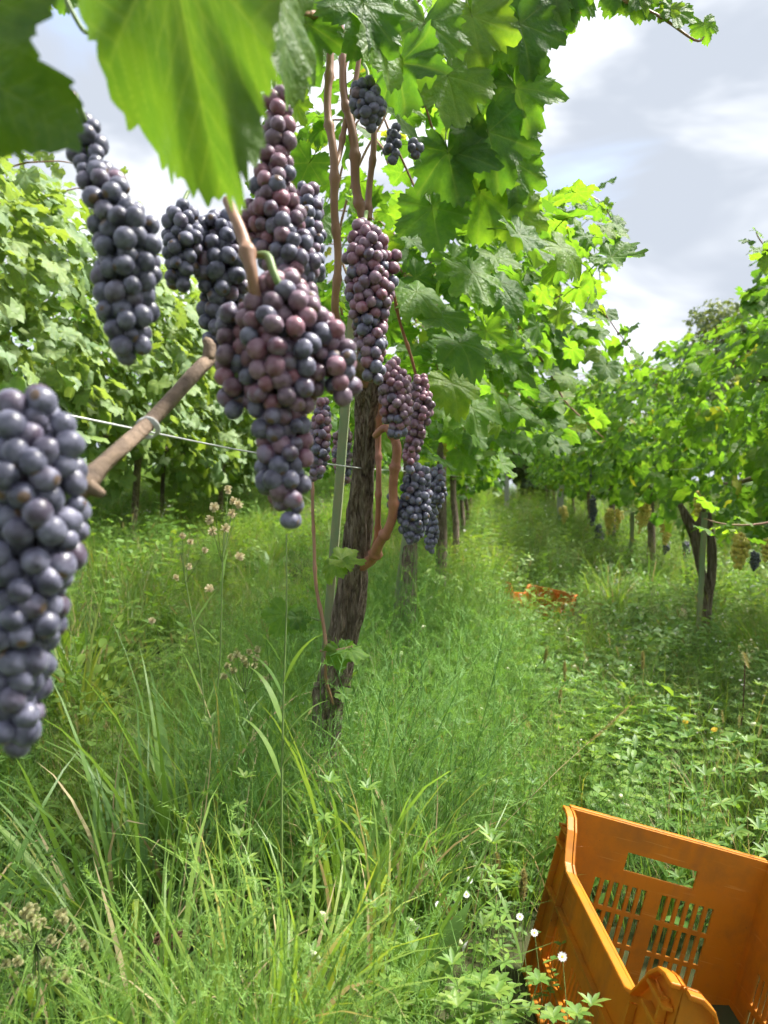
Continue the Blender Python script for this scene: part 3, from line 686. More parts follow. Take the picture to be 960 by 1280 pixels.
# ------------------------------------------------------------------ stakes, posts, wires
def stake(a, b, wpx, m, label, group=None, bury=.12):
    pa, pb = P(*a), P(*b); d = (pb - pa).normalized()
    g = gz(pa.x, pa.y); t = (pa.z - g + bury) / d.z; base = pa - d * t
    r = wpx * a[2] / FP / 2
    V = []; n = 26
    x = d.cross(Vector((0, 1, 0))).normalized(); y = d.cross(x)
    Ls = (pb - base).length
    for i in range(n):
        c = base + d * Ls * i / (n - 1)
        j = .12 * r
        for sx, sy in ((-1, -.7), (1, -.7), (1.0, .7), (-1, .7)):
            V.append(c + x * (sx * r + j * noise.noise((i * .5, sx, sy))) + y * (sy * r + j * noise.noise((i * .5, sy, 9))) + x * (.4 * r * noise.noise((i * .15, 3, a[0]))))
    Fc = [[i * 4 + k, i * 4 + (k + 1) % 4, i * 4 + 4 + (k + 1) % 4, i * 4 + 4 + k] for i in range(n - 1) for k in range(4)] + [[0, 1, 2, 3], [(n - 1) * 4 + k for k in (3, 2, 1, 0)]]
    o = link('stake', mk_mesh('stake', [v - base for v in V], Fc, [m], False)); o.location = base
    b_ = o.modifiers.new('bevel', 'BEVEL'); b_.width = r * .25; b_.segments = 2
    return tag(o, label, 'stake', group or 'wooden vine stakes')
stake((406, 830, 1.43), (441, 395, 1.24), 10.5, M_stake, 'pale green wooden stake beside the thick leaning trunk')
stake((498, 745, 2.8), (517, 600, 2.7), 10, M_stake, 'short pale stake tied to the second vine behind the leaning trunk')
stake((874, 775, 3.8), (881, 640, 3.8), 6.5, M_stake, 'pale stake leaning beside the dark forked trunk on the right')
stake((787, 725, 7.1), (791, 640, 7.0), 5, M_stake, 'thin green stake left of the slim straight trunk')
stake((202, 640, 5.6), (206, 545, 5.6), 5, plain('dark_wood', (.10, .08, .06), .9), 'thin dark post below the left row foliage')
stake((632, 590, 15), (630, 545, 15), 6, M_post, 'grey post at the far end of the path', bury=.1)
stake((700, 640, 11.5), (702, 600, 11.5), 8, M_post, 'pale grey post among the far vines of the right row')

def wire(pts, r, label):
    o = thing('wire', P(*pts[0]), label, 'wire', 'trellis wires')
    V, Fc = tube([P(*q) - o.location for q in pts], r, 6, resample=6); link('strand', mk_mesh('wire_strand', V, Fc, [M_wire]), o)
    return o
w0 = wire([(-260, 455, .52), (0, 502, .62), (90, 520, .66), (182, 539, .72), (260, 555, .85), (320, 566, 1.0), (450, 585, 1.22), (520, 590, 2.2), (560, 594, 3.5), (590, 597, 8)], .0011, 'galvanised wire crossing the tied cane at the left')
mb = MB()
for q in range(3):
    cc_ = P(183 + q * 2, 536 - q * 1.2, .525); ring = []
    ax = (P(222, 490, .56) - P(130, 580, .47)).normalized(); u = ax.orthogonal().normalized(); v_ = ax.cross(u)
    for k in range(17):
        th = 2 * math.pi * k / 16; ring.append(cc_ - w0.location + (u * math.cos(th) + v_ * math.sin(th)) * .0072)
    mb.add(*tube(ring, .0008, 5, cap=False))
mb.add(*tube([P(183, 537, .528) - w0.location, P(184, 539, .6) - w0.location, P(186, 540, .72) - w0.location], .0008, 5))
link('tie', mb.mesh('wire_tie', [M_wire]), w0)
for xx, zz, lab in ((ROW_R, .8, 'low wire through the right row foliage'), (ROW_L, 1.05, 'low wire under the left row foliage')):
    o = thing('wire', (xx, 1, gz(xx, 1) + zz), lab, 'wire', 'trellis wires')
    V, Fc = tube([Vector((xx, y, .045 * y + zz + .05)) - o.location for y in np.arange(1, 22, 1.0)], .0013, 5); link('strand', mk_mesh('wire_strand', V, Fc, [M_wire]), o)

# ------------------------------------------------------------------ grape bunches
import bmesh
def ico(name, m, sub, r=.0075, stretch=1.05, seed=None):
    bm = bmesh.new(); bmesh.ops.create_icosphere(bm, subdivisions=sub, radius=r)
    for v in bm.verts:
        if seed is not None:
            q = v.co.normalized(); v.co *= 1 + .05 * noise.noise(q * 1.1 + Vector((seed * 9, 1, 2))) + .02 * noise.noise(q * 2.6 + Vector((seed * 5, 7, 2)))
        v.co.z *= stretch + (.03 * (seed or 0))
    me = bpy.data.meshes.new(name); bm.to_mesh(me); bm.free(); me.materials.append(m)
    me.polygons.foreach_set('use_smooth', np.full(len(me.polygons), True)); return me
BM = {k: [ico(nm, m_, 4, seed=q) for q in range(4)] for k, nm, m_ in (('dark', 'berry_violet', B_dark), ('red', 'berry_reddish', B_red), ('blue', 'berry_blue', B_blue))}
def ico_arrays(sub):
    me = ico('tmp', B_mass, sub, 1, 1); V = np.array([v.co[:] for v in me.vertices]); T = np.array([list(p.vertices) for p in me.polygons]); bpy.data.meshes.remove(me); return V, T
ICO2 = ico_arrays(2)
def pack(chains, dia, rs, tries=7000, tight=.71):
    segs = []
    for ch in chains:
        for (a, ra), (b, rb) in zip(ch, ch[1:]): segs.append((a, ra, b, rb))
        if len(ch) == 1: segs.append((ch[0][0], ch[0][1], ch[0][0], ch[0][1]))
    wts = np.array([(np.linalg.norm(b - a) + ra) * (ra + rb) for a, ra, b, rb in segs]); wts /= wts.sum()
    idx = rs.choice(len(segs), tries, p=wts); acc = np.zeros((0, 3)); out = []
    for i in idx:
        a, ra, b, rb = segs[i]; t = rs.random(); c = a + (b - a) * t; Rr = max(ra + (rb - ra) * t - dia / 2, dia * .02)
        dv = rs.normal(size=3); dv /= np.linalg.norm(dv); f = rs.random() ** .22
        if Rr * (1 - f) > 1.6 * dia: continue
        p_ = c + dv * Rr * f
        if len(acc) and (((acc - p_) ** 2).sum(1) < (dia * tight) ** 2).any(): continue
        acc = np.vstack([acc, p_]); out.append((p_, c))
    return out
def bunch(label, chains, d, bpx, kinds, group, seed, stem=None, real=True, mat_=None, cat='grape bunch', tries=18000):
    """chains: lists of (px, py, radius px[, extra distance]) outlines at distance d; bpx: berry width in px"""
    rs = np.random.default_rng(seed); dia = bpx * (.83 if real else 1) * d / FP
    ch = [[(np.array(P(q[0], q[1], d + (q[3] if len(q) > 3 else 0))), q[2] * (1.0 if real else 1.05) * d / FP) for q in c] for c in chains]
    top = Vector(ch[0][0][0])
    root = thing('grape_bunch', top, label, cat, group)
    B = pack(ch, dia, rs, tries)
    mb = MB()
    for c in ch:
        if len(c) > 1: mb.add(*tube([Vector(q[0]) - top for q in c], [.0022] * len(c), 5))
    for p_, c in B:
        v = c - p_; l = np.linalg.norm(v)
        if l > dia * .5: mb.add(*tube([Vector(c) - top, Vector(p_ + v / l * dia * .45) - top], [.0009, .0011], 4, cap=False))
    if stem: mb.add(*tube([P(*q[:3]) - top for q in stem], [q[3] * q[2] / FP for q in stem], 8, resample=5))
    if mb.n: link('stalk', mb.mesh('bunch_stalk', [M_cane if stem and len(stem[0]) > 4 else M_stem]), root)
    if real:
        tot = sum(k[1] for k in kinds)
        zs = [p_[2] for p_, c in B]; z0_, z1_ = min(zs), max(zs) + 1e-6
        kinds = sorted(kinds, key=lambda k: ('red', 'dark', 'blue').index(k[0]))
        for p_, c in B:
            u = tot * (.55 * rs.random() + .45 * (1 - (p_[2] - z0_) / (z1_ - z0_)))      # riper towards the tip
            for nm, wt in kinds:
                u -= wt
                if u <= 0: break
            s = dia / .015 * min(1.1, rs.normal(.98, .07)) * (.75 if rs.random() < .04 else 1)
            M = Matrix.Translation(Vector(p_) - top) @ Matrix.Rotation(rs.uniform(0, 6.28), 4, Vector(rs.normal(size=3)).normalized()) @ Matrix.Scale(s, 4)
            link('berry', BM[nm][int(rs.integers(4))], root, M)
    else:
        V_, T_ = ICO2
        pos = np.array([p_ for p_, c in B]) - np.array(top); sc_ = dia / 2 * rs.uniform(.86, 1.08, len(pos))
        VV = (V_[None] * sc_[:, None, None] + pos[:, None, :]).reshape(-1, 3); TT = (T_[None] + (np.arange(len(pos)) * len(V_))[:, None, None]).reshape(-1, 3)
        link('berries', mk_mesh('bunch_berries', VV, TT, [mat_ or B_mass]), root)['kind'] = 'stuff'
    return root
G1, G2, G3 = 'dark grape bunches of the nearest vine', 'golden grape bunches of the right row', 'dark grape bunches of the right row'
bunch('large blurred blue grape bunch cut off by the left edge, lowest of all', [[(30, 520, 50), (40, 580, 72), (42, 660, 72), (30, 740, 70), (18, 820, 56), (14, 880, 48), (20, 922, 30)], [(85, 530, 26), (86, 600, 28), (85, 650, 30)]], .36, 40, [('blue', .9), ('dark', .1)], G1, 1, stem=[(60, 500, .37, 4), (50, 515, .36, 4), (35, 540, .36, 4)])
bunch('long dark bunch hanging left of the big near leaf', [[(108, 150, 20, .02), (112, 195, 30, .02), (135, 250, 34), (158, 300, 46), (160, 350, 46), (158, 395, 40), (160, 435, 28)], [(185, 275, 16), (190, 285, 14)]], .46, 30, [('blue', .7), ('dark', .3)], G1, 2, stem=[(95, 118, .47, 3), (100, 135, .47, 3), (108, 155, .48, 3)])
bunch('big central bunch with broad shoulders, hanging in front of all others', [[(355, 375, 44), (352, 420, 70), (352, 470, 62), (350, 520, 44), (352, 570, 42), (358, 610, 36), (362, 648, 22)], [(300, 400, 32), (296, 450, 32), (296, 500, 26)], [(395, 395, 30), (420, 450, 32), (432, 488, 26)]], .5, 29, [('dark', .38), ('red', .50), ('blue', .12)], G1, 3, stem=[(316, 320, .49, 4), (334, 320, .485, 5.5), (342, 340, .48, 5), (352, 360, .48, 4.5), (372, 372, .49, 3.5)])
bunch('reddish bunch descending beside the near leaf, above the big central bunch', [[(346, 112, 15), (346, 150, 26), (346, 195, 30), (340, 235, 32), (345, 275, 42), (362, 320, 44), (368, 355, 34)], [(320, 260, 22), (310, 290, 22)]], .57, 24.5, [('red', .65), ('dark', .35)], G1, 4, stem=[(345, 85, .57, 3), (343, 100, .57, 3), (346, 118, .57, 3)])
bunch('dark shaded bunch behind the upright peduncle, left of the reddish one', [[(272, 290, 34), (280, 330, 42), (278, 370, 34), (276, 410, 30), (280, 440, 24)]], .62, 24, [('blue', .7), ('dark', .3)], G1, 5)
bunch('small dark bunch against the sky below the near leaf tip', [[(226, 270, 22), (230, 300, 30), (224, 330, 26), (222, 352, 18)]], .60, 21, [('blue', .9), ('dark', .1)], G1, 6, stem=[(235, 240, .61, 2.5), (228, 255, .6, 2.5), (222, 272, .6, 2.5)])
bunch('shaded dark bunch just right of the reddish descending bunch', [[(384, 240, 20), (388, 275, 24), (386, 310, 26), (392, 345, 18)]], .68, 20, [('blue', .6), ('dark', .2), ('red', .2)], G1, 7)
bunch('long reddish bunch right of the canes, above the trunk head', [[(455, 285, 16), (460, 318, 34), (462, 360, 34), (462, 400, 27), (464, 440, 22), (468, 468, 18)], [(490, 325, 16), (486, 350, 14)]], .84, 17.5, [('red', .6), ('dark', .4)], G1, 8, stem=[(458, 265, .9, 2.5), (456, 278, .86, 2.5), (455, 290, .84, 2.5)])
bunch('pinkish bunch right of the trunk, beneath the long reddish one', [[(490, 455, 12), (494, 480, 24), (496, 510, 24), (494, 540, 14)]], 1.0, 14.5, [('red', .75), ('dark', .25)], G1, 9)
bunch('slender pinkish bunch next to the leaves, rightmost beside the trunk', [[(524, 478, 14), (526, 505, 20), (520, 535, 16), (514, 565, 13), (512, 585, 9)]], 1.1, 12.5, [('red', .8), ('dark', .2)], G1, 10)
bunch('blue bunch low behind the reddish cane, with side cluster', [[(524, 592, 18), (520, 615, 22), (516, 645, 24), (516, 670, 14)], [(488, 622, 10), (500, 640, 14)]], 1.2, 13, [('blue', .7), ('dark', .3)], G1, 11)
bunch('dark bunch hanging lowest beyond the leaning trunk', [[(540, 640, 10), (540, 662, 11), (538, 685, 9)]], 1.5, 10, [('blue', 1)], G1, 12)
bunch('small dark bunch against the leaves right of the low blue one', [[(545, 592, 14), (546, 615, 15), (545, 632, 9)]], 1.4, 10.5, [('blue', .8), ('dark', .2)], G1, 13)
bunch('small bunch peeping between the central bunch and the stake', [[(402, 505, 12), (400, 540, 17), (398, 570, 16), (394, 595, 11)]], 1.05, 13.5, [('dark', .5), ('red', .4), ('blue', .1)], G1, 14)
bunch('reddish bunch half hidden behind the pale green stake', [[(428, 545, 14), (428, 575, 15), (428, 600, 11)]], 1.5, 10.5, [('red', .6), ('dark', .4)], G1, 15)
bunch('short dark bunch under the top leaves beside the canes', [[(455, 112, 18), (460, 132, 26), (462, 145, 20)]], .82, 17, [('blue', .7), ('red', .3)], G1, 16, stem=[(455, 80, .85, 2), (460, 92, .83, 2), (458, 112, .82, 2)])
bunch('small dark bunch in the leaf shade, right of the short one', [[(492, 165, 12), (490, 188, 15), (492, 200, 9)], [(518, 180, 13), (522, 195, 10)]], .9, 14.5, [('blue', 1)], G1, 17)
bunch('little dark bunch deep among the top leaves', [[(596, 150, 9), (597, 168, 11)]], 1.25, 10, [('blue', 1)], G1, 18)
bunch('lone red berry cluster tip at the left, above the long dark bunch', [[(92, 120, 9)]], .47, 18, [('red', 1)], G1, 19)
# peduncle piece of last year's wood in front of the bunches
px_tube(vine1, 'cane', [(284, 250, .5, 6), (292, 272, .49, 7), (302, 300, .485, 8), (311, 325, .48, 8.5), (318, 350, .48, 7.5), (324, 380, .485, 7)], M_cane, 12, 5, .06)
# far bunches
GOLD = ['golden bunch right of the slim straight trunk, highest of that cluster', 'golden bunch right of the slim straight trunk, middle of that cluster', 'golden bunch right of the slim straight trunk, lowest and rightmost of that cluster', 'golden bunch touching the slim straight trunk', 'left golden bunch of the pair beside the low dark bunch', 'right golden bunch of the pair beside the low dark bunch', 'golden bunch right of the forked trunk, clear of the picture edge', 'golden bunch right of the forked trunk, next to last at the edge', 'low golden bunch just right of the forked trunk', 'golden bunch cut by the right picture edge', 'golden bunch in the leaves left of the forked trunk', 'golden bunch directly over the fork of the dark trunk', 'far small golden bunch beside the pale grey post', 'farthest small golden bunch on the right row']
for i, (x, y, r, l, d) in enumerate([(806, 640, 11, 32, 6.2), (818, 652, 10, 34, 6.1), (832, 668, 10, 26, 6.2), (800, 655, 8, 24, 6.4), (762, 655, 9, 30, 8.0), (772, 650, 8, 24, 8.1), (924, 692, 14, 36, 3.5), (944, 694, 12, 30, 3.4), (910, 708, 10, 20, 3.55), (958, 690, 11, 26, 3.3), (842, 632, 11, 34, 4.3), (872, 632, 10, 26, 3.75), (705, 645, 6, 20, 10.5), (690, 632, 6, 18, 11.5)]):
    if i in (1, 7, 8, 10, 13): continue
    r *= (.95, 1, .8, .7, 1, .75, 1.05, 1, 1, .9, 1, .8, 1)[i]
    sx_ = random.choice((-1, 1)) * r * random.uniform(.3, .9)
    bunch(GOLD[i], [[(x, y - l * .5, r * .7), (x + 1, y, r * .8), (x - 1, y + l * .5, r * .4)], [(x + sx_, y - l * .45, r * .5), (x + sx_ * 1.2, y - l * .1, r * .4)]], d, 15.0 / d * 1.1 + 1.0, None, G2, 200 + i, real=False, mat_=B_white, tries=1200)
for i, (x, y, r, l, d, lab) in enumerate([(748, 672, 7, 26, 8.6, 'dark bunch hanging low left of the slim straight trunk'), (740, 595, 5, 18, 9, 'dark bunch high in the far right row foliage'), (832, 686, 5, 16, 6.5, 'small dark bunch beneath the golden clusters'), (857, 690, 6, 22, 7.0, 'dark bunch just left of the forked trunk'), (943, 702, 7, 20, 4.4, 'dark bunch near the right picture edge'), (741, 640, 6, 34, 9, 'withered dark bunch above the low one on the right')]):
    bunch(lab, [[(x, y - l * .5, r * .8), (x + 1, y, r), (x - 1, y + l * .5, r * .5)]], d, max(3.6, 14 / d), None, G3, 230 + i, real=False, mat_=B_mass, tries=1200)

# ------------------------------------------------------------------ crates
CW, CL, CH, TH = .318, .45, .278, .0045
def grid_wall(us, vs, hole, th, shift=None):
    us = sorted(set(round(u, 5) for u in us)); vs = sorted(set(round(v, 5) for v in vs))
    nu, nv = len(us), len(vs)
    sol = [[not hole((us[i] + us[i + 1]) / 2, (vs[j] + vs[j + 1]) / 2) for j in range(nv - 1)] for i in range(nu - 1)]
    V = []; ids = {}
    def vid(i, j, s):
        if (i, j, s) not in ids:
            u, v = us[i], vs[j]
            if shift: u, v = shift(u, v)
            ids[(i, j, s)] = len(V); V.append((u, v, s * th / 2))
        return ids[(i, j, s)]
    Fc = []
    S_ = lambda i, j: 0 <= i < nu - 1 and 0 <= j < nv - 1 and sol[i][j]
    for i in range(nu - 1):
        for j in range(nv - 1):
            if not sol[i][j]: continue
            Fc.append([vid(i, j, 1), vid(i + 1, j, 1), vid(i + 1, j + 1, 1), vid(i, j + 1, 1)]); Fc.append([vid(i, j, -1), vid(i, j + 1, -1), vid(i + 1, j + 1, -1), vid(i + 1, j, -1)])
            for di, dj, a, b in ((-1, 0, (i, j + 1), (i, j)), (1, 0, (i + 1, j), (i + 1, j + 1)), (0, -1, (i, j), (i + 1, j)), (0, 1, (i + 1, j + 1), (i, j + 1))):
                if not S_(i + di, j + dj): Fc.append([vid(*a, 1), vid(*a, -1), vid(*b, -1), vid(*b, 1)])
    return np.array(V), Fc
def rects_hole(rects): return lambda u, v: any(a < u < b and c < v < d for a, b, c, d in rects)
def wall_from(rects, U, Vh, extra_u=(), extra_v=(), shift=None, th=TH):
    us = [0, U] + list(extra_u); vs = [0, Vh] + list(extra_v)
    for a, b, c, d in rects: us += [a, b]; vs += [c, d]
    return grid_wall(us, vs, rects_hole(rects), th, shift)
def slots(u0, u1, n, rows, wfrac=.58):
    p_ = (u1 - u0) / (n - 1 + wfrac); return [(u0 + k * p_, u0 + k * p_ + p_ * wfrac, a, b) for k in range(n) for a, b in rows]
def box(V0, V1):
    x0, y0, z0 = V0; x1, y1, z1 = V1
    return np.array([(x0, y0, z0), (x1, y0, z0), (x1, y1, z0), (x0, y1, z0), (x0, y0, z1), (x1, y0, z1), (x1, y1, z1), (x0, y1, z1)]), [[0, 3, 2, 1], [4, 5, 6, 7], [0, 1, 5, 4], [1, 2, 6, 5], [2, 3, 7, 6], [3, 0, 4, 7]]
def strip(pts, across, up):
    """square-section lip along a polyline"""
    V = []; a = np.array(across); u = np.array(up)
    for p_ in pts:
        p_ = np.array(p_); V += [p_, p_ + a, p_ + a + u, p_ + u]
    n = len(pts); Fc = [[i * 4 + k, i * 4 + (k + 1) % 4, i * 4 + 4 + (k + 1) % 4, i * 4 + 4 + k] for i in range(n - 1) for k in range(4)] + [[3, 2, 1, 0], [(n - 1) * 4 + k for k in range(4)]]
    return np.array(V), Fc
def make_crate(label, M, m):
    root = thing('crate', (0, 0, 0), label, 'crate', 'orange harvest crates'); root.matrix_basis = M
    def part(name, V, Fc, T=None, bev=.0012):
        V = np.array(V)
        if T is not None: V = T(V)
        o = link(name, mk_mesh('crate_' + name, V, Fc, [m], False), root)
        b_ = o.modifiers.new('bevel', 'BEVEL'); b_.width = bev; b_.segments = 2; b_.limit_method = 'ANGLE'
        return o
    hb = CH - .0705; ht = CH - .042
    rows = [(CH - .232, CH - .189), (CH - .182, CH - .139), (CH - .132, CH - .092)]
    sr = slots(.064, .147, 6, rows, .60) + slots(.171, .254, 6, rows, .60) + [(CW / 2 - .056, CW / 2 + .056, hb, ht)]
    def sh(u, v):
        if abs(v - hb) < 1e-4 and abs(u - (CW / 2 - .056)) < 1e-4: u -= .012
        if abs(v - hb) < 1e-4 and abs(u - (CW / 2 + .056)) < 1e-4: u += .012
        return u, v
    V, Fc = wall_from(sr, CW, CH, shift=None)
    end = []
    for nm, yy in (('short_wall', CL),):
        w_ = part(nm, V, Fc, lambda A, yy=yy: np.stack([A[:, 0], yy - A[:, 2], A[:, 1]], 1))
        sg = 1 if yy else -1
        off = TH / 2 + .0008
        e = link('rim', mk_mesh('crate_rim', *strip([(0, yy + sg * off, CH - .004), (CW, yy + sg * off, CH - .004)], (0, sg * .010, 0), (0, 0, .0055)), [m], False), w_)
        b_ = e.modifiers.new('bevel', 'BEVEL'); b_.width = .0015; b_.segments = 2
        for zz in (CH - .082, .030):
            e = link('rib', mk_mesh('crate_rib', *strip([(.002, yy + sg * off, zz), (CW - .002, yy + sg * off, zz)], (0, sg * .009, 0), (0, 0, .004)), [m], False), w_)
    # the end towards the path is cut low between two S-shaped shoulders
    lo2 = CH - .108; off = TH / 2 + .0008
    V2, F2 = wall_from(slots(.064, .147, 6, [(.03, .075), (.085, .13)], .6) + slots(.171, .254, 6, [(.03, .075), (.085, .13)], .6), CW, lo2)
    w_ = part('short_wall', V2, F2, lambda A: np.stack([A[:, 0], -A[:, 2], A[:, 1]], 1))
    pr2 = [(0, CH), (.014, CH - .001), (.028, CH - .010), (.042, CH - .034), (.054, CH - .064), (.066, CH - .090), (.084, lo2)]
    for e_ in (0, 1):
        xv = (lambda q: q) if e_ == 0 else (lambda q: CW - q)
        poly = [(xv(a), b) for a, b in pr2] + [(xv(0), lo2)]; n = len(poly)
        A = [(a, -TH / 2 + .0003, b) for a, b in poly] + [(a, TH / 2 - .0003, b) for a, b in poly]
        Fq = [list(range(n))[::-1], list(range(n, 2 * n))] + [[k, n + k, n + (k + 1) % n, (k + 1) % n] for k in range(n)]
        part('shoulder', np.array(A), Fq if e_ == 0 else [f[::-1] for f in Fq])
    e = link('rim', mk_mesh('crate_rim', *strip([(a, -off, b - .004) for a, b in pr2] + [(CW - a, -off, b - .004) for a, b in pr2[::-1]], (0, -.010, 0), (0, 0, .0055)), [m], False), w_)
    b_ = e.modifiers.new('bevel', 'BEVEL'); b_.width = .0015; b_.segments = 2
    for zz in (lo2 - .05, .022): link('rib', mk_mesh('crate_rib', *strip([(.002, -off, zz), (CW - .002, -off, zz)], (0, -.009, 0), (0, 0, .004)), [m], False), w_)
    low = CH - .062
    lrows = [(.030, .075), (.085, .130)]
    lr = slots(.030, .13, 8, lrows, .5) + slots(.155, .275, 9, lrows, .5) + slots(.300, .40, 8, lrows, .5)
    V, Fc = wall_from(lr, CL, low)
    for xx in (0, CW):
        sg = -1 if xx == 0 else 1
        w_ = part('long_wall', V, Fc, lambda A, xx=xx: np.stack([xx + A[:, 2], A[:, 0], A[:, 1]], 1))
        off = TH / 2 + .0008
        # raised corner shoulders with an S curve
        prof = [(0, CH), (.018, CH), (.034, CH - .004), (.050, CH - .018), (.064, CH - .040), (.076, CH - .056), (.092, low - .0)]
        for e_ in (0, 1):
            yv = (lambda q: q) if e_ == 0 else (lambda q: CL - q)
            poly = [(yv(a), b) for a, b in prof] + [(yv(0), low)]
            n = len(poly); A = [(xx - TH / 2 + .0003, a, b) for a, b in poly] + [(xx + TH / 2 - .0003, a, b) for a, b in poly]
            Fq = [list(range(n)), list(range(n, 2 * n))[::-1]] + [[k, (k + 1) % n, n + (k + 1) % n, n + k] for k in range(n)]
            part('shoulder', np.array(A), Fq if e_ == 0 else [f[::-1] for f in Fq])
        rim = [(xx + sg * off, a, b - .004) for a, b in prof] + [(xx + sg * off, CL - a, b - .004) for a, b in prof[::-1]]
        e = link('rim', mk_mesh('crate_rim', *strip(rim, (sg * .011, 0, 0), (0, 0, .0055)), [m], False), w_)
        b_ = e.modifiers.new('bevel', 'BEVEL'); b_.width = .0015; b_.segments = 2
        inner = [(xx - sg * off, a, b - .003) for a, b in prof] + [(xx - sg * off, CL - a, b - .003) for a, b in prof[::-1]]
        for zz, wd in ((low - .060, .008), (.078, .006), (.024, .009)):
            link('rib', mk_mesh('crate_rib', *strip([(xx + sg * off, .012, zz), (xx + sg * off, CL - .012, zz)], (sg * wd, 0, 0), (0, 0, .004)), [m], False), w_)
        for yy in (.014, .075, CL - .079, CL - .018):
            link('rib', mk_mesh('crate_rib', *strip([(xx + sg * (off + .0004), yy, .028), (xx + sg * (off + .0004), yy, low + (.04 if yy in (.014, CL - .018) else -.006))], (sg * .0085, 0, 0), (0, .004, 0)), [m], False), w_)
        for yy in (.016, CL - .055):
            for zz in (CH - .028, CH - .05):
                if yy > .1: y0_, y1_ = CL - .050, CL - .004
                else: y0_, y1_ = .004, .050
                link('rib', mk_mesh('crate_rib', *strip([(xx + sg * (off + .0002), y0_, zz), (xx + sg * (off + .0002), y1_, zz)], (sg * .010, 0, 0), (0, 0, .0035)), [m], False), w_)
    br = slots(.03, CW - .03, 9, [(.03, .13), (.15, .28), (.30, .40)], .5)
    V, Fc = wall_from(br, CW - .006, CL - .006)
    part('base', V, Fc, lambda A: np.stack([A[:, 0] + .003, A[:, 1] + .003, A[:, 2] + .006], 1))
    return root
rho = R(15.5)
Z3 = Vector((0, 0, 1)); ex = RT * math.cos(rho) - Z3 * math.sin(rho); ez = RT * math.sin(rho) + Z3 * math.cos(rho); ey = F.copy()
O = P(714, 1010, 1.19) - ez * CH - ey * CL
Mx = Matrix(((ex.x, ey.x, ez.x, O.x), (ex.y, ey.y, ez.y, O.y), (ex.z, ey.z, ez.z, O.z), (0, 0, 0, 1)))
make_crate('orange plastic harvest crate tilted in the grass at the lower right corner', Mx, M_crate)
p2 = P(624, 782, 4.9)
make_crate('small orange crate far up the path, half sunk in the grass', Matrix.Translation((p2.x, p2.y, p2.z + .005)) @ Matrix.Rotation(R(-24), 4, 'Z') @ Matrix.Rotation(R(9), 4, 'Y') @ Matrix.Rotation(R(-7), 4, 'X'), M_crate2)

# ------------------------------------------------------------------ trees closing the view
def tree(x, y, h, r, label, n, ls, m, seed, low=.66):
    random.seed(seed); g = gz(x, y); root = thing('tree', (x, y, g), label, 'tree', 'trees beyond the vineyard')
    mb = MB(); th_ = h * .45
    V, Fc = tube([(0, 0, -.2), (.05, 0, th_ * .5), (-.05, .1, th_), (0, 0, h * .75)], [h * .03, h * .025, h * .018, h * .008], 10, .15, seed, True, 4); link('trunk', mk_mesh('tree_trunk', V, Fc, [M_bark]), root)
    cl = []
    for k in range(int(14 + r * 5)):
        a = random.uniform(0, 6.28); e = random.uniform(-.5, 1); q = r * random.uniform(.45, 1.0)
        c = Vector((math.cos(a) * q * math.sqrt(1 - e * e * .8), math.sin(a) * q * math.sqrt(1 - e * e * .8), h * low + h * (.98 - low) * e))
        cl.append((c, r * random.uniform(.25, .42)))
        mb.add(*tube([(0, 0, th_ * random.uniform(.7, 1.3)), tuple(c * .6 + Vector((0, 0, h * .2))), tuple(c)], [h * .01, h * .006, h * .002], 5))
    link('limbs', mb.mesh('tree_limbs', [M_bark]), root)
    ms = []
    for k in range(n):
        c, q = random.choice(cl); dv = rv3(); dv.normalize(); p_ = c + dv * q * random.random() ** .35; p_.z = c.z + (p_.z - c.z) * .7
        ms.append(leaf_matrix(p_, dv, ls * random.uniform(.6, 1.3), .5, .6))
    f = link('crown', mass_mesh('tree_crown', ms, LOW, m), root); f['kind'] = 'stuff'
M_tree = leafy('tree_foliage', [(0, (.07, .125, .035)), (.5, (.10, .16, .045)), (1, (.13, .19, .055))], trans=.35, hue_noise=False)
M_treeg = leafy('grey_green_foliage', [(0, (.10, .15, .07)), (.5, (.12, .165, .075)), (1, (.15, .19, .08))], trans=.35, hue_noise=False)
tree(5.6, 19, 4.3, 1.9, 'feathery grey-green tree rising above the right row', 9500, .07, M_treeg, 3, .62)
tree(8.6, 22, 4.0, 2.0, 'bushy tree behind the right row, next to the feathery one', 8000, .10, M_treeg, 4, .55)
tree(2.0, 26, 2.2, 1.5, 'low hedge-like bush right of the far path end', 5000, .10, M_tree, 13, .42)
tree(2.9, 31, 3.8, 2.2, 'dark green tree at the far end of the path', 6000, .13, M_tree, 5, .5)
tree(.45, 20.5, 2.3, 1.25, 'rounded bush closing the far end of the path', 6000, .11, M_treeg, 12, .42)
tree(-1.8, 31, 3.8, 2.4, 'broad tree at the far end, behind the middle row', 6000, .13, M_tree, 6, .5)
tree(5.8, 34, 3.6, 2.4, 'low grey-green tree behind the far right vines', 5000, .12, M_treeg, 7, .5)
tree(-6.0, 33, 4.2, 2.8, 'tree seen over the far end of the left row', 5000, .14, M_tree, 8, .5)
tree(-12, 32, 5, 3, 'wide tree far beyond the left row', 5000, .15, M_tree, 9, .5)
tree(11, 30, 4.5, 2.8, 'wide tree far beyond the right rows', 5000, .15, M_tree, 10, .5)
random.seed(99)

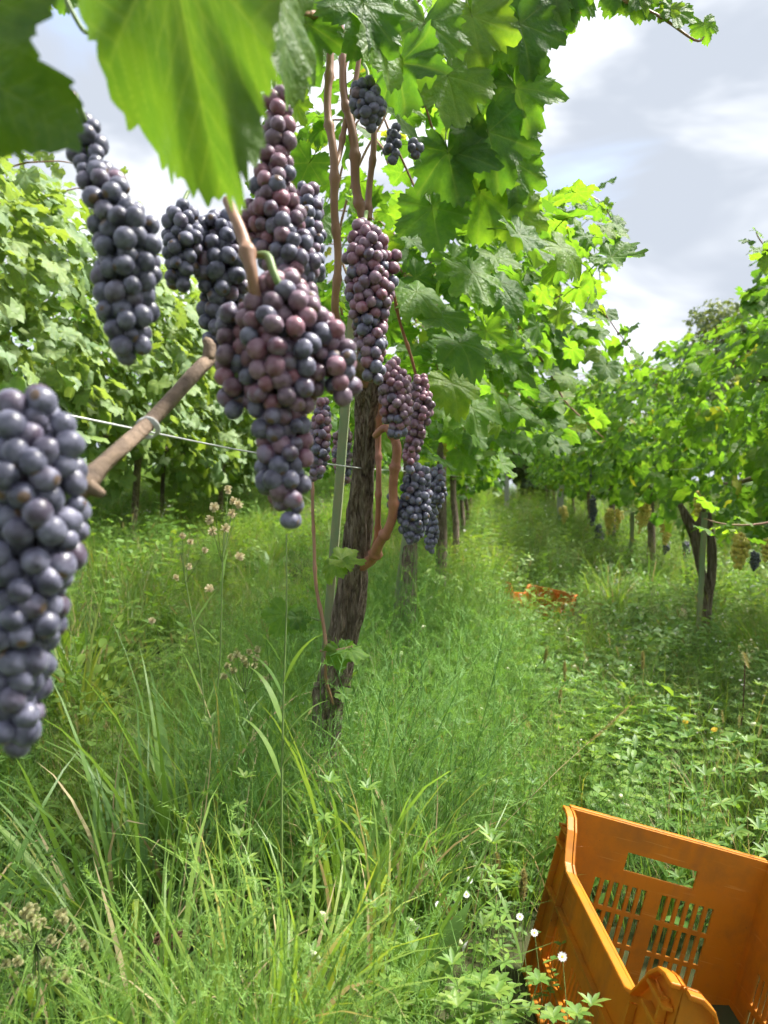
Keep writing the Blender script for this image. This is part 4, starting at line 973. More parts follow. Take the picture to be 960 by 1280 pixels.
# ------------------------------------------------------------------ ground cover
class FM:
    """fast collector of ribbons and small leaves (quads / tris padded to quads are avoided: lists by size)"""
    def __init__(s): s.V = []; s.F = []; s.M = []; s.n = 0
    def add(s, V, F_, m):
        s.V += V; n = s.n; s.F += [[i + n for i in f] for f in F_]; s.M += [m] * len(F_); s.n += len(V)
    def mesh(s, name, mats, smooth=True): return mk_mesh(name, s.V, s.F, mats, smooth, s.M)
def blade(fm, b, az, Ln, wd, lean, curl, m=0, nseg=5, twist=0.0, wmax=.3):
    """arching grass blade; returns its tip"""
    ca, sa = math.cos(az), math.sin(az); x, y, z = b; th = lean
    px_, py_ = -sa, ca
    V = []; F_ = []; st = Ln / nseg
    for i in range(nseg + 1):
        t = i / nseg
        w_ = wd * (min(1, .45 + t / wmax * .55) if t < wmax else (1 - ((t - wmax) / (1 - wmax)) ** 1.6))
        tw = twist * t; qx, qy, qz = px_ * math.cos(tw), py_ * math.cos(tw), math.sin(tw)
        if i == nseg: V.append((x, y, z))
        else: V += [(x - qx * w_ / 2, y - qy * w_ / 2, z - qz * w_ / 2), (x + qx * w_ / 2, y + qy * w_ / 2, z + qz * w_ / 2)]
        x += math.sin(th) * ca * st; y += math.sin(th) * sa * st; z += math.cos(th) * st
        th += curl / nseg * (.4 + 1.2 * t)
    for i in range(nseg - 1): F_.append([2 * i, 2 * i + 1, 2 * i + 3, 2 * i + 2])
    F_.append([2 * nseg - 2, 2 * nseg - 1, 2 * nseg])
    fm.add(V, F_, m); return V[-1]
def stemline(b, az, Ln, lean, curl, n=8):
    ca, sa = math.cos(az), math.sin(az); x, y, z = b; th = lean; out = []
    for i in range(n + 1):
        out.append(Vector((x, y, z))); x += math.sin(th) * ca * Ln / n; y += math.sin(th) * sa * Ln / n; z += math.cos(th) * Ln / n; th += curl / n
    return out
def wirestem(fm, pts, w_, m):
    """three-sided thin stem"""
    V = []; F_ = []
    for i, p_ in enumerate(pts):
        q = w_ * (1 - .6 * i / len(pts))
        for k in range(3):
            a = k * 2.094; V.append((p_.x + math.cos(a) * q, p_.y + math.sin(a) * q, p_.z))
    for i in range(len(pts) - 1):
        for k in range(3): F_.append([i * 3 + k, i * 3 + (k + 1) % 3, i * 3 + 3 + (k + 1) % 3, i * 3 + 3 + k])
    fm.add(V, F_, m)
def ovate(fm, b, d, n, Ln, wd, m, cup=.15, tipdrop=.2):
    """small leaf of eight points, folded on its midrib"""
    d = d.normalized(); s = d.cross(n)
    if s.length < 1e-4: s = d.orthogonal()
    s.normalize(); n = s.cross(d)
    q = lambda t, w_, h: tuple(b + d * (Ln * t) + s * (wd * w_) + n * (Ln * h))
    V = [q(0, 0, 0), q(.3, -.42, cup * .4), q(.65, -.45, cup * .4 - tipdrop * .3), q(1, 0, -tipdrop), q(.65, .45, cup * .4 - tipdrop * .3), q(.3, .42, cup * .4), q(.35, 0, 0), q(.7, 0, -tipdrop * .4)]
    fm.add(V, [[0, 6, 1], [1, 6, 7, 2], [2, 7, 3], [3, 7, 4], [4, 7, 6, 5], [5, 6, 0]], m)
U = random.uniform
def t_long(k):
    fm = FM()
    for i in range(46):
        a = U(0, 6.28); r = .05 * math.sqrt(random.random())
        blade(fm, (math.cos(a) * r, math.sin(a) * r, 0), a + U(-.7, .7), U(.3, .62), U(.0055, .0115), U(.02, .35), U(.8, 2.2), 0 if random.random() > .10 else 1, 7, U(-.6, .6))
    return fm.mesh('long_grass_tuft', [M_grass, M_straw])
def t_fine(k):
    fm = FM()
    for i in range(90):
        a = U(0, 6.28); r = .11 * math.sqrt(random.random())
        blade(fm, (math.cos(a) * r, math.sin(a) * r, 0), U(0, 6.28), U(.12, .36), U(.0018, .0042), U(.02, .5), U(.3, 1.6), 0 if random.random() > .11 else 1, 4, U(-.8, .8))
    return fm.mesh('fine_grass_tuft', [M_grass, M_straw])
def t_feather(k):
    fm = FM()
    for i in range(9):
        a = U(0, 6.28); r = .10 * math.sqrt(random.random()); Ln = U(.24, .46)
        st = stemline((math.cos(a) * r, math.sin(a) * r, 0), U(0, 6.28), Ln, U(0, .3), U(0, .5), 8); wirestem(fm, st, .0012, 0)
        for j in range(13):
            t = .25 + .75 * j / 12; f = t * 8; i0 = min(int(f), 7); b = st[i0].lerp(st[i0 + 1], f - i0)
            az = j * 2.4 + a; el = U(.3, 1.0); d = Vector((math.cos(az) * math.cos(el), math.sin(az) * math.cos(el), math.sin(el))); fl = U(.035, .075) * (1.15 - .5 * t)
            sd_ = d.cross(Vector((0, 0, 1))).normalized(); up = sd_.cross(d)
            w_ = .0005
            fm.add([tuple(b - sd_ * w_), tuple(b + sd_ * w_), tuple(b + d * fl)], [[0, 1, 2]], 0)
            for q in range(8):
                tt = .2 + .8 * q / 7; c = b + d * fl * tt
                for sg in (-1, 1):
                    aa = U(0, 6.283); dd = ((sd_ * math.cos(aa) + up * math.sin(aa)) * U(.5, 1) + d * U(.5, 1.1)).normalized(); l2 = fl * U(.18, .40) * (1.15 - .6 * tt)
                    ww = d * .0007
                    fm.add([tuple(c - ww), tuple(c + ww), tuple(c + dd * l2)], [[0, 1, 2]], 0)
    return fm.mesh('feathery_herb_tuft', [M_feather], False)
def t_broad(k):
    fm = FM(); big = k % 2
    for i in range(9):
        a = U(0, 6.28); r = .10 * math.sqrt(random.random()); Ln = U(.14, .34)
        st = stemline((math.cos(a) * r, math.sin(a) * r, 0), U(0, 6.28), Ln, U(0, .4), U(0, .5), 6); wirestem(fm, st, .0013, 1)
        for j in range(1, 7):
            for e in (0, 1):
                az = j * 1.57 + e * 3.14 + a + U(-.4, .4); d = Vector((math.cos(az), math.sin(az), U(0, .6)))
                ovate(fm, st[j], d, Vector((U(-.3, .3), U(-.3, .3), 1)), U(.018, .038) * (1.35 if big else 1), U(.011, .020) * (1.3 if big else 1), 0)
    return fm.mesh('broadleaf_weed_tuft', [M_weed, M_stem])
def t_whorl(k, stems=8, tall=(.16, .34), ll=(.014, .026)):
    fm = FM()
    for i in range(stems):
        a = U(0, 6.28); r = .09 * math.sqrt(random.random()); Ln = U(*tall)
        st = stemline((math.cos(a) * r, math.sin(a) * r, 0), U(0, 6.28), Ln, U(0, .35), U(-.2, .4), 7); wirestem(fm, st, .001, 1)
        for j in range(2, 8):
            n_ = 6 if j < 7 else 7
            for e in range(n_):
                az = e * 6.283 / n_ + j; el = .15 if j < 7 else .6
                ovate(fm, st[j], Vector((math.cos(az), math.sin(az), el)), Vector((0, 0, 1)), U(*ll), .0062, 0, tipdrop=.1)
    return fm.mesh('whorled_herb_tuft', [M_weed, M_stem])
def t_panicle(k):
    fm = FM()
    for i in range(9):
        a = U(0, 6.28); r = .07 * math.sqrt(random.random()); Ln = U(.36, .62)
        st = stemline((math.cos(a) * r, math.sin(a) * r, 0), U(0, 6.28), Ln, U(0, .2), U(0, .35), 8); wirestem(fm, st, .0008, 0)
        for j in range(34):
            t = .62 + .38 * random.random(); f = t * 8; i0 = min(int(f), 7); b = st[i0].lerp(st[i0 + 1], f - i0)
            az = U(0, 6.28); rr = U(.004, .05) * (1.25 - t); c = b + Vector((math.cos(az) * rr, math.sin(az) * rr, U(0, .02)))
            d = Vector((U(-.4, .4), U(-.4, .4), 1)).normalized(); s = d.orthogonal().normalized() * .0013
            fm.add([tuple(b), tuple(b + s * .25), tuple(c)], [[0, 1, 2]], 1)
            fm.add([tuple(c - d * .003), tuple(c + s), tuple(c + d * .004), tuple(c - s)], [[0, 1, 2, 3]], 1)
    for i in range(16):
        a = U(0, 6.28); blade(fm, (math.cos(a) * .03, math.sin(a) * .03, 0), a, U(.15, .35), U(.003, .005), U(.05, .4), U(.5, 1.6), 0, 5)
    return fm.mesh('panicle_grass_tuft', [M_grass, M_seed])
def t_clover(k):
    fm = FM()
    for i in range(42):
        a = U(0, 6.28); r = .13 * math.sqrt(random.random()); b = Vector((math.cos(a) * r, math.sin(a) * r, 0)); h = U(.05, .17)
        st = stemline(tuple(b), U(0, 6.28), h, U(0, .4), U(0, .4), 3); wirestem(fm, st, .0007, 1)
        a0_ = U(0, 6.28)
        for e in range(3):
            az = a0_ + e * 2.094; ovate(fm, st[-1], Vector((math.cos(az), math.sin(az), U(-.1, .35))), Vector((0, 0, 1)), U(.012, .020), U(.010, .016), 0, tipdrop=.05)
    return fm.mesh('clover_patch', [M_weed, M_stem])
def daisy(fm, c, n, r, mp_, my, np_=9):
    n = n.normalized(); u = n.orthogonal().normalized(); v = n.cross(u)
    for e in range(np_):
        az = e * 6.283 / np_ + U(-.1, .1); d = u * math.cos(az) + v * math.sin(az); s = n.cross(d) * r * .30
        fm.add([tuple(c), tuple(c + d * r * .6 - s), tuple(c + d * r + n * r * .1), tuple(c + d * r * .6 + s)], [[0, 1, 2, 3]], mp_)
    V = [tuple(c + n * r * .22)] + [tuple(c + (u * math.cos(q) + v * math.sin(q)) * r * .28 + n * r * .06) for q in np.arange(0, 6.28, 1.0471)]
    fm.add(V, [[0, 1 + q, 1 + (q + 1) % 6] for q in range(6)], my)
def t_white(k):
    fm = FM()
    for i in range(7):
        a = U(0, 6.28); r = .09 * math.sqrt(random.random()); Ln = U(.2, .42)
        st = stemline((math.cos(a) * r, math.sin(a) * r, 0), U(0, 6.28), Ln, U(0, .2), U(0, .3), 6); wirestem(fm, st, .0009, 1)
        for j in range(1, 6):
            az = j * 2.4; ovate(fm, st[j], Vector((math.cos(az), math.sin(az), .6)), Vector((0, 0, 1)), U(.015, .03), .006, 0)
        for e in range(5):
            c = st[-1] + Vector((U(-.03, .03), U(-.03, .03), U(-.02, .02))); fm.add([tuple(st[-2]), tuple(st[-2] + Vector((.0006, 0, 0))), tuple(c)], [[0, 1, 2]], 1)
            daisy(fm, c, Vector((U(-.4, .4), U(-.6, .1), 1)), U(.003, .0055), 2, 3, 7)
    return fm.mesh('white_flower_herb', [M_weed, M_stem, M_petal, M_yellow])
def foxhead(fm, base, d, Ln, rad, m, n=110):
    d = d.normalized(); u = d.orthogonal().normalized(); v = d.cross(u)
    for i in range(n):
        t = random.random(); az = U(0, 6.28); o_ = u * math.cos(az) + v * math.sin(az); rr = rad * math.sin(math.pi * min(1, .12 + t * .85)) ** .6
        b = base + d * Ln * t + o_ * rr * .2; e = base + d * (Ln * t + rr * .9) + o_ * rr; s = d.cross(o_) * .0009
        fm.add([tuple(b - s), tuple(b + s), tuple(e)], [[0, 1, 2]], m)
def t_fox(k):
    fm = FM()
    for i in range(5):
        a = U(0, 6.28); r = .05 * math.sqrt(random.random()); Ln = U(.3, .52)
        st = stemline((math.cos(a) * r, math.sin(a) * r, 0), U(0, 6.28), Ln, U(0, .25), U(0, .4), 7); wirestem(fm, st, .0009, 0)
        foxhead(fm, st[-1], st[-1] - st[-2], U(.035, .06), .0075, 1)
    for i in range(22):
        a = U(0, 6.28); blade(fm, (math.cos(a) * .04, math.sin(a) * .04, 0), a, U(.15, .36), U(.004, .007), U(.05, .5), U(.5, 1.6), 0, 5)
    return fm.mesh('foxtail_grass_tuft', [M_grass, M_fox])
def t_dock(k):
    fm = FM()
    for i in range(9):
        a = i * .7 + U(-.2, .2); st = stemline((0, 0, 0), a, U(.05, .12), U(.2, .7), .3, 3); wirestem(fm, st, .0018, 1)
        d = (st[-1] - st[-2]).normalized()
        blade(fm, tuple(st[-1]), a, U(.09, .17), U(.03, .05), U(.5, .9), U(.4, 1.2), 0, 6, U(-.4, .4), .45)
    return fm.mesh('broad_rosette', [M_weed, M_stem])
def t_campion(k):
    fm = FM()
    for i in range(6):
        a = U(0, 6.28); r = .07 * math.sqrt(random.random()); Ln = U(.2, .38)
        st = stemline((math.cos(a) * r, math.sin(a) * r, 0), U(0, 6.28), Ln, U(0, .4), U(.1, .7), 6); wirestem(fm, st, .0009, 1)
        for j in range(1, 6):
            for e in (0, 1):
                az = j * 1.57 + e * 3.14; ovate(fm, st[j], Vector((math.cos(az), math.sin(az), .5)), Vector((0, 0, 1)), U(.02, .035), .008, 0)
        calyx(fm, st[-1], (st[-1] - st[-2]).normalized() + Vector((0, 0, -.6)), U(.011, .015), 2, 3, random.random() < .35)
    return fm.mesh('campion_tuft', [M_weed, M_stem, M_calyx, M_petal])
def calyx(fm, b, d, Ln, mc, mp_, open_):
    """inflated bladder with petals at its mouth"""
    d = d.normalized(); u = d.orthogonal().normalized(); v = d.cross(u); V = []; prof = ((0, .08), (.15, .24), (.4, .33), (.65, .31), (.85, .22), (1, .14))
    for t, r in prof:
        for k in range(8): V.append(tuple(b + d * Ln * t + (u * math.cos(k * .7854) + v * math.sin(k * .7854)) * Ln * r))
    F_ = [[i * 8 + k, i * 8 + (k + 1) % 8, i * 8 + 8 + (k + 1) % 8, i * 8 + 8 + k] for i in range(5) for k in range(8)] + [list(range(8))[::-1]]
    fm.add(V, F_, mc)
    if open_:
        c = b + d * Ln
        for e in range(10):
            az = e * .628; o_ = u * math.cos(az) + v * math.sin(az); s = d.cross(o_) * Ln * .13
            fm.add([tuple(c + o_ * Ln * .1), tuple(c + o_ * Ln * .45 + d * Ln * .3 - s), tuple(c + o_ * Ln * .6 + d * Ln * .22), tuple(c + o_ * Ln * .45 + d * Ln * .3 + s)], [[0, 1, 2, 3]], mp_)

def kinds_coll(name, makers):
    col = bpy.data.collections.new(name)
    for i, f in enumerate(makers):
        o = bpy.data.objects.new('%s_%02d' % (name, i), f(i)); col.objects.link(o)
    return col
def scatter(name, label, col, pts, idx, scl, tilt=.22):
    n = len(pts); me = bpy.data.meshes.new(name); me.vertices.add(n); me.vertices.foreach_set('co', np.asarray(pts, dtype=np.float32).ravel())
    rot = np.stack([rng.normal(0, tilt, n), rng.normal(0, tilt, n), rng.uniform(0, 6.283, n)], 1)
    a = me.attributes.new('rot', 'FLOAT_VECTOR', 'POINT'); a.data.foreach_set('vector', rot.astype(np.float32).ravel())
    a = me.attributes.new('scl', 'FLOAT', 'POINT'); a.data.foreach_set('value', np.asarray(scl, dtype=np.float32))
    a = me.attributes.new('idx', 'INT', 'POINT'); a.data.foreach_set('value', np.asarray(idx, dtype=np.int32))
    o = link(name, me); tag(o, label, 'grass' if 'grass' in name else 'ground cover', kind='stuff')
    g = bpy.data.node_groups.new(name + '_scatter', 'GeometryNodeTree')
    g.interface.new_socket('Geometry', in_out='INPUT', socket_type='NodeSocketGeometry'); g.interface.new_socket('Geometry', in_out='OUTPUT', socket_type='NodeSocketGeometry')
    gi = g.nodes.new('NodeGroupInput'); go = g.nodes.new('NodeGroupOutput'); ip = g.nodes.new('GeometryNodeInstanceOnPoints'); ci = g.nodes.new('GeometryNodeCollectionInfo')
    ci.inputs['Collection'].default_value = col; ci.inputs['Separate Children'].default_value = True; ci.inputs['Reset Children'].default_value = True
    def na_(nm, ty):
        q = g.nodes.new('GeometryNodeInputNamedAttribute'); q.data_type = ty; q.inputs[0].default_value = nm; return [s for s in q.outputs if s.enabled][0]
    ip.inputs['Pick Instance'].default_value = True
    lk = g.links.new
    lk(gi.outputs[0], ip.inputs['Points']); lk(ci.outputs[0], ip.inputs['Instance']); lk(na_('idx', 'INT'), ip.inputs['Instance Index'])
    lk(na_('rot', 'FLOAT_VECTOR'), ip.inputs['Rotation']); lk(na_('scl', 'FLOAT'), ip.inputs['Scale']); lk(ip.outputs[0], go.inputs[0])
    md = o.modifiers.new('scatter', 'NODES'); md.node_group = g
    return o
C_grass = kinds_coll('grass_kind', [t_long] * 4 + [t_fine] * 4 + [t_panicle] * 3 + [t_fox] * 3)          # 0-3 4-7 8-10 11-13
C_herb = kinds_coll('herb_kind', [t_feather] * 4 + [t_broad] * 4 + [t_whorl] * 2 + [t_clover] * 2 + [t_white] * 2 + [t_dock] * 2 + [t_campion] * 2)   # 0-3 4-7 8-9 10-11 12-13 14-15 16-17

gp, gi_, gs, hp, hi_, hs = [], [], [], [], [], []
def inside_crate(x, y):
    q = Mx.inverted() @ Vector((x, y, gz(x, y) + .2)); return -.20 < q.x < CW + .14 and -.14 < q.y < CL + .12
crate2 = P(668, 760, 5.0)
def put(lst_p, lst_i, lst_s, x, y, i, s):
    lst_p.append((x, y, gz(x, y) - .01)); lst_i.append(i); lst_s.append(s)
def fnz(x, y, sc_, o_): return noise.noise((x * sc_ + o_, y * sc_ - o_, o_ * 1.7))
def sow(y0, y1, dens, scale):
    """sow a strip of ground between two distances"""
    x0 = -.62 * y1 - 1.3; x1 = .42 * y1 + 1.3
    n = int((y1 - y0) * (x1 - x0) * dens)
    for _ in range(n):
        x = U(x0, x1); y = U(y0, y1)
        if not (-.60 * y - 1.3 < x < .40 * y + 1.3): continue
        if x * x + y * y < .33 ** 2: continue
        if y < 1.6 and inside_crate(x, y):
            q = Mx.inverted() @ Vector((x, y, gz(x, y) + .05))
            if q.x < -.05: put(hp, hi_, hs, x, y, random.choice((10, 11, 10, 11, 4)), U(.6, .9))
            continue
        if abs(x - crate2.x - .02) < .32 and -1.5 < y - crate2.y < .4:
            if random.random() < .45 or y - crate2.y > -.2: continue
        r_ = (x * x + y * y) ** .5
        s = scale * min(1, .6 + .45 * max(0, r_ - .4)) * U(.75, 1.2)
        if y < 1.25 and x > .1: s *= .7
        a, b = fnz(x, y, 1.1, 3), fnz(x, y, .8, 11)
        u = random.random(); ri = random.randint
        clump = ((x + .43) / .42) ** 2 + ((y - 1.02) / .34) ** 2 + .5 * a < 1
        tuss = fnz(x, y, 1.6, 23) > .33 and y > 1.8
        if clump:                                     # long blades on the near left
            if u < .50: put(gp, gi_, gs, x, y, ri(0, 3), s * .72)
            elif u < .75: put(gp, gi_, gs, x, y, ri(4, 7), s * .85)
            elif u < .93: put(hp, hi_, hs, x, y, ri(0, 3), s * .75)
            else: put(hp, hi_, hs, x, y, random.choice((8, 9, 10)), s * .9)
        elif tuss and u < .35: put(gp, gi_, gs, x, y, ri(0, 3), s * .62)
        elif y < 3.4 and -.75 + .15 * a < x < .14 + .12 * b:   # feathery herb under the row
            if u < .64: put(hp, hi_, hs, x, y, ri(0, 3), s * 1.0)
            elif u < .82: put(gp, gi_, gs, x, y, ri(4, 7), s * .8)
            elif u < .90: put(hp, hi_, hs, x, y, random.choice((8, 9, 10, 11)), s)
            elif u < .95: put(hp, hi_, hs, x, y, random.choice((4, 5, 16, 17)), s * .9)
            else: put(gp, gi_, gs, x, y, ri(8, 13), s * .62)
        elif x < ROW_C:                               # left alley: low, sunlit, mixed
            if u < .30: put(gp, gi_, gs, x, y, ri(4, 7), s * .8)
            elif u < .36: put(gp, gi_, gs, x, y, ri(8, 10), s * .68)
            elif u < .39: put(gp, gi_, gs, x, y, ri(11, 13), s * .7)
            elif u < .62: put(hp, hi_, hs, x, y, ri(0, 3), s * .72)
            elif u < .78 + .1 * b: put(hp, hi_, hs, x, y, ri(4, 7), s * .9)
            elif u < .88: put(hp, hi_, hs, x, y, ri(8, 9), s)
            elif u < .95: put(hp, hi_, hs, x, y, ri(10, 11), s * 1.1)
            else: put(hp, hi_, hs, x, y, random.choice((12, 13, 14, 15)), s * .8)
        else:                                         # the path and the foot of the right row
            if u < .20 + .1 * a: put(gp, gi_, gs, x, y, ri(4, 7), s * .8)
            elif u < .25: put(gp, gi_, gs, x, y, ri(8, 10), s * .66)
            elif u < .30: put(gp, gi_, gs, x, y, ri(11, 13), s * .72)
            elif u < .50 + .15 * b: put(hp, hi_, hs, x, y, ri(4, 7), s * .88)
            elif u < .62: put(hp, hi_, hs, x, y, ri(8, 9), s * .95)
            elif u < .75: put(hp, hi_, hs, x, y, ri(10, 11), s * 1.15)
            elif u < .85: put(hp, hi_, hs, x, y, ri(0, 3), s * .68)
            elif u < (.90 if y < 4 else .94): put(hp, hi_, hs, x, y, ri(12, 13), s * .75)
            elif u < .96: put(hp, hi_, hs, x, y, ri(14, 15), s * .6)
            else: put(hp, hi_, hs, x, y, ri(16, 17), s * .9)
random.seed(5)
sow(-.7, 2.2, 125, 1.1)
sow(2.2, 4.5, 90, 1.1)
sow(4.5, 8.0, 54, 1.15)
sow(8.0, 14.0, 22, 1.35)
sow(14.0, 30.0, 6, 1.7)
for k in range(12):      # soft herb crowding the foot of the leaning trunk
    q = P(U(340, 520), 900, U(1.12, 1.42)); put(hp, hi_, hs, q.x, q.y, random.randint(0, 3), U(.9, 1.1))
scatter('grass', 'long and short green grass covering the vineyard floor', C_grass, gp, gi_, gs)
scatter('wild_herbs', 'feathery and broad-leaved weeds growing through the grass', C_herb, hp, hi_, hs)

# ------------------------------------------------------------------ single plants one can point at
def plant(name, base, label, cat, group=None): return thing(name, base, label, cat, group)
def on_ground(px, py, d):
    p_ = P(px, py, d); return Vector((p_.x, p_.y, gz(p_.x, p_.y)))
def part_fm(root, name, fm, mats, smooth=True): return link(name, fm.mesh(name + '_mesh', mats, smooth), root)
def tall_stalk(label, top, foot, d, leaves, seed):
    random.seed(seed); b = on_ground(foot[0], foot[1], d); root = plant('grass_stalk', b, label, 'weed', 'tall weed stalks')
    tpt = P(top[0], top[1], d) - b; ft = P(foot[0], foot[1], d) - b
    fm = FM(); wirestem(fm, [Vector((0, 0, 0)), ft, ft.lerp(tpt, .35), ft.lerp(tpt, .7) + Vector((.002, 0, 0)), tpt], .0022, 0); part_fm(root, 'stem', fm, [M_stem])
    for k in range(leaves):
        t = .02 + .5 * k / leaves; q = ft.lerp(tpt, t); fm = FM(); blade(fm, tuple(q), (0 if k % 2 else 3.14) + U(-.6, .6), U(.07, .13), U(.006, .010), U(.3, .6), U(1.0, 2.0), 0, 8); part_fm(root, 'leaf', fm, [M_grass])
    return root
tall_stalk('single tall green stalk standing below the tip of the central bunch', (358, 668), (352, 985), 1.0, 9, 1)
def fluffy(label, heads, foot, top, d, seed, hm=None, hr=.008, group='seed-head weeds'):
    random.seed(seed); b = on_ground(foot[0], foot[1], d); root = plant('seed_head_weed', b, label, 'weed', group)
    ft = P(foot[0], foot[1], d) - b; tpt = P(top[0], top[1], d) - b
    fm = FM(); wirestem(fm, [Vector((0, 0, 0)), ft, ft.lerp(tpt, .5) + Vector((.006, 0, 0)), tpt], .0020, 0)
    hd = []
    for (hx, hy) in heads:
        q = P(hx, hy, d + U(-.05, .05)) - b; t = max(.2, min(.95, 1 - abs(q.z - tpt.z) * 1.2)); wirestem(fm, [ft.lerp(tpt, t * .9), ft.lerp(tpt, t * .95).lerp(q, .6) + Vector((0, 0, -.01)), q], .0009, 0); hd.append(q)
    part_fm(root, 'stem', fm, [M_stem])
    for q in hd:
        fm = FM()
        for k in range(70):
            dv = rv3().normalized(); s = dv.orthogonal().normalized() * .0006; rr = hr * U(.6, 1.15); e = q + dv * rr; fm.add([tuple(q + s), tuple(q - s), tuple(e - s * 2.2), tuple(e + s * 2.2)], [[0, 1, 2, 3]], 0)
        part_fm(root, 'seed_head', fm, [hm or M_fluff], False)
    for k in range(7):
        fm = FM(); q = ft.lerp(tpt, U(-.1, .8)); blade(fm, tuple(q), U(0, 6.28), U(.05, .11), U(.004, .008), U(.3, .8), U(.4, 1.2), 0, 5); part_fm(root, 'leaf', fm, [M_weed])
    return root
fluffy('weed with several beige fluffy heads left of the central bunch tip', [(285, 612), (292, 626), (268, 634), (262, 650), (290, 642), (266, 664), (298, 630), (282, 660), (300, 695), (262, 736)], (262, 985), (280, 655), 1.3, 2)
fluffy('dark-stemmed weed with a few fluffy heads, left of the beige one', [(228, 670), (238, 677), (256, 688), (236, 708), (220, 722), (190, 776)], (264, 960), (226, 690), 1.35, 3, hr=.006)
fluffy('low weed with crowded straw-coloured flower heads between stalk and leaning trunk', [(288, 822), (296, 818), (304, 824), (312, 815), (320, 822), (308, 830), (318, 832), (284, 832), (292, 838), (322, 812), (332, 830), (338, 846), (330, 850), (280, 845)], (310, 960), (305, 850), 1.25, 4, M_seed, .006)
fluffy('greenish-beige branching seed head in the lower left corner', [(U(-10, 108), 1130 + U(0, 100)) for k in range(46)], (40, 1290), (45, 1160), .72, 5, M_seed, .0045)
fluffy('withered brown flower cluster in the lower left grass', [(U(172, 236), U(1165, 1198)) for k in range(16)], (206, 1260), (204, 1195), .85, 6, M_brown, .004)
random.seed(12)
# bushy light green plant on the left
def foxtail(label, x, y, d, ln, tilt, seed):
    random.seed(seed); b = on_ground(x, y, d); root = plant('foxtail_grass', b, label, 'grass stalk', 'foxtail seed heads'); q = P(x, y, d) - b; d_ = (RT * tilt + Vector((0, 0, 1))).normalized()
    fm = FM(); wirestem(fm, [Vector((-.02, 0, 0)), Vector((q.x * .6, q.y * .6, q.z * .5)), q], .0011, 0); part_fm(root, 'stem', fm, [M_stem])
    fm = FM(); foxhead(fm, q, d_, ln, .0072, 0, 420); part_fm(root, 'seed_head', fm, [M_fox], False)
    fm = FM(); blade(fm, tuple(q * .5), U(0, 6.28), .16, .006, .5, 1.2, 0, 6); part_fm(root, 'leaf', fm, [M_grass])
for a in (('plump foxtail head just left of the tilted crate', 653, 1128, 1.05, .045, .05), ('slim foxtail head left of the plump one near the crate', 622, 1093, 1.15, .032, -.05), ('leaning yellowish foxtail in the white flowers left of the crate', 565, 1150, 1.0, .036, -.45),
          ('foxtail head in mid path right of the trunk', 706, 852, 1.9, .05, .0), ('upright foxtail head beyond the crate', 803, 838, 2.0, .05, .03), ('tan foxtail head halfway along the path', 699, 880, 1.8, .04, .1), ('slanting foxtail head at the left of the path', 680, 830, 2.1, .05, .2)): foxtail(*a, seed=int(a[1]))
def campion(label, x, y, d, side, open_, seed, sz=.0145):
    random.seed(seed); b = on_ground(x, y, d); root = plant('campion', b, label, 'wildflower', 'bladder campions'); q = P(x, y, d) - b
    fm = FM(); wirestem(fm, [Vector((-.03 * side, 0, 0)), Vector((q.x * .5 - .02 * side, q.y, q.z * .6)), q + Vector((-.01 * side, 0, .004)), q], .0009, 0); part_fm(root, 'stem', fm, [M_stem])
    fm = FM(); calyx(fm, q, RT * side + Vector((0, 0, -.55)) - F * .3, sz, 0, 1, open_); part_fm(root, 'flower', fm, [M_calyx, M_petal])
    for k in range(6):
        fm = FM(); t = .3 + .1 * k; az = U(0, 6.28); ovate(fm, Vector((q.x * t, q.y * t, q.z * t)), Vector((math.cos(az), math.sin(az), .4)), Vector((0, 0, 1)), .03, .009, 0); part_fm(root, 'leaf', fm, [M_weed])
for a in (('bladder campion with white petals in the long grass at bottom centre-left', 386, 1190, .85, 1, True), ('open bladder campion above the large crinkled leaf', 565, 1172, .95, 1, True), ('closed campion bud left of the large crinkled leaf', 474, 1206, .9, 1, False), ('pale campion bladder beside the lobed herb at bottom right', 560, 1230, .85, .8, False), ('small greenish campion bladder higher up the path edge', 525, 1078, 1.15, .7, False),
          ('small campion bladder with a hint of white, centre foreground', 508, 1148, 1.0, .8, True), ('pinkish campion bud next to the open one', 492, 1192, .92, .9, False), ('campion bladder half hidden at the very bottom', 272, 1266, .8, -.3, False), ('faint campion bladder in the grass left of centre bottom', 398, 1140, .95, .9, False)): campion(*a, seed=int(a[1]) + 3)
def white_flower(label, x, y, d, seed, r=.0052):
    random.seed(seed); b = on_ground(x, y, d); root = plant('white_flower', b, label, 'wildflower', 'small white daisies'); q = P(x, y, d) - b
    fm = FM(); wirestem(fm, [Vector((0, 0, 0)), q * .5 + Vector((.01, 0, 0)), q], .0008, 0); part_fm(root, 'stem', fm, [M_stem])
    fm = FM(); daisy(fm, q, -F * .8 + Vector((U(-.3, .3), 0, .8)), r, 0, 1, 11); part_fm(root, 'flower', fm, [M_petal, M_yellow])
for a in (('white daisy in front of the left crate wall', 703, 1196, .80), ('white daisy at the crate left edge', 668, 1166, .98), ('white daisy left of the plump foxtail', 650, 1146, 1.0), ('left of two white daisies beside the leaning foxtail', 571, 1127, 1.05), ('right of two white daisies beside the leaning foxtail', 583, 1118, 1.05), ('topmost small white daisy left of the crate', 587, 1100, 1.08), ('white daisy on the stem just above the open campion', 548, 1131, 1.02)): white_flower(*a, seed=int(a[1]))
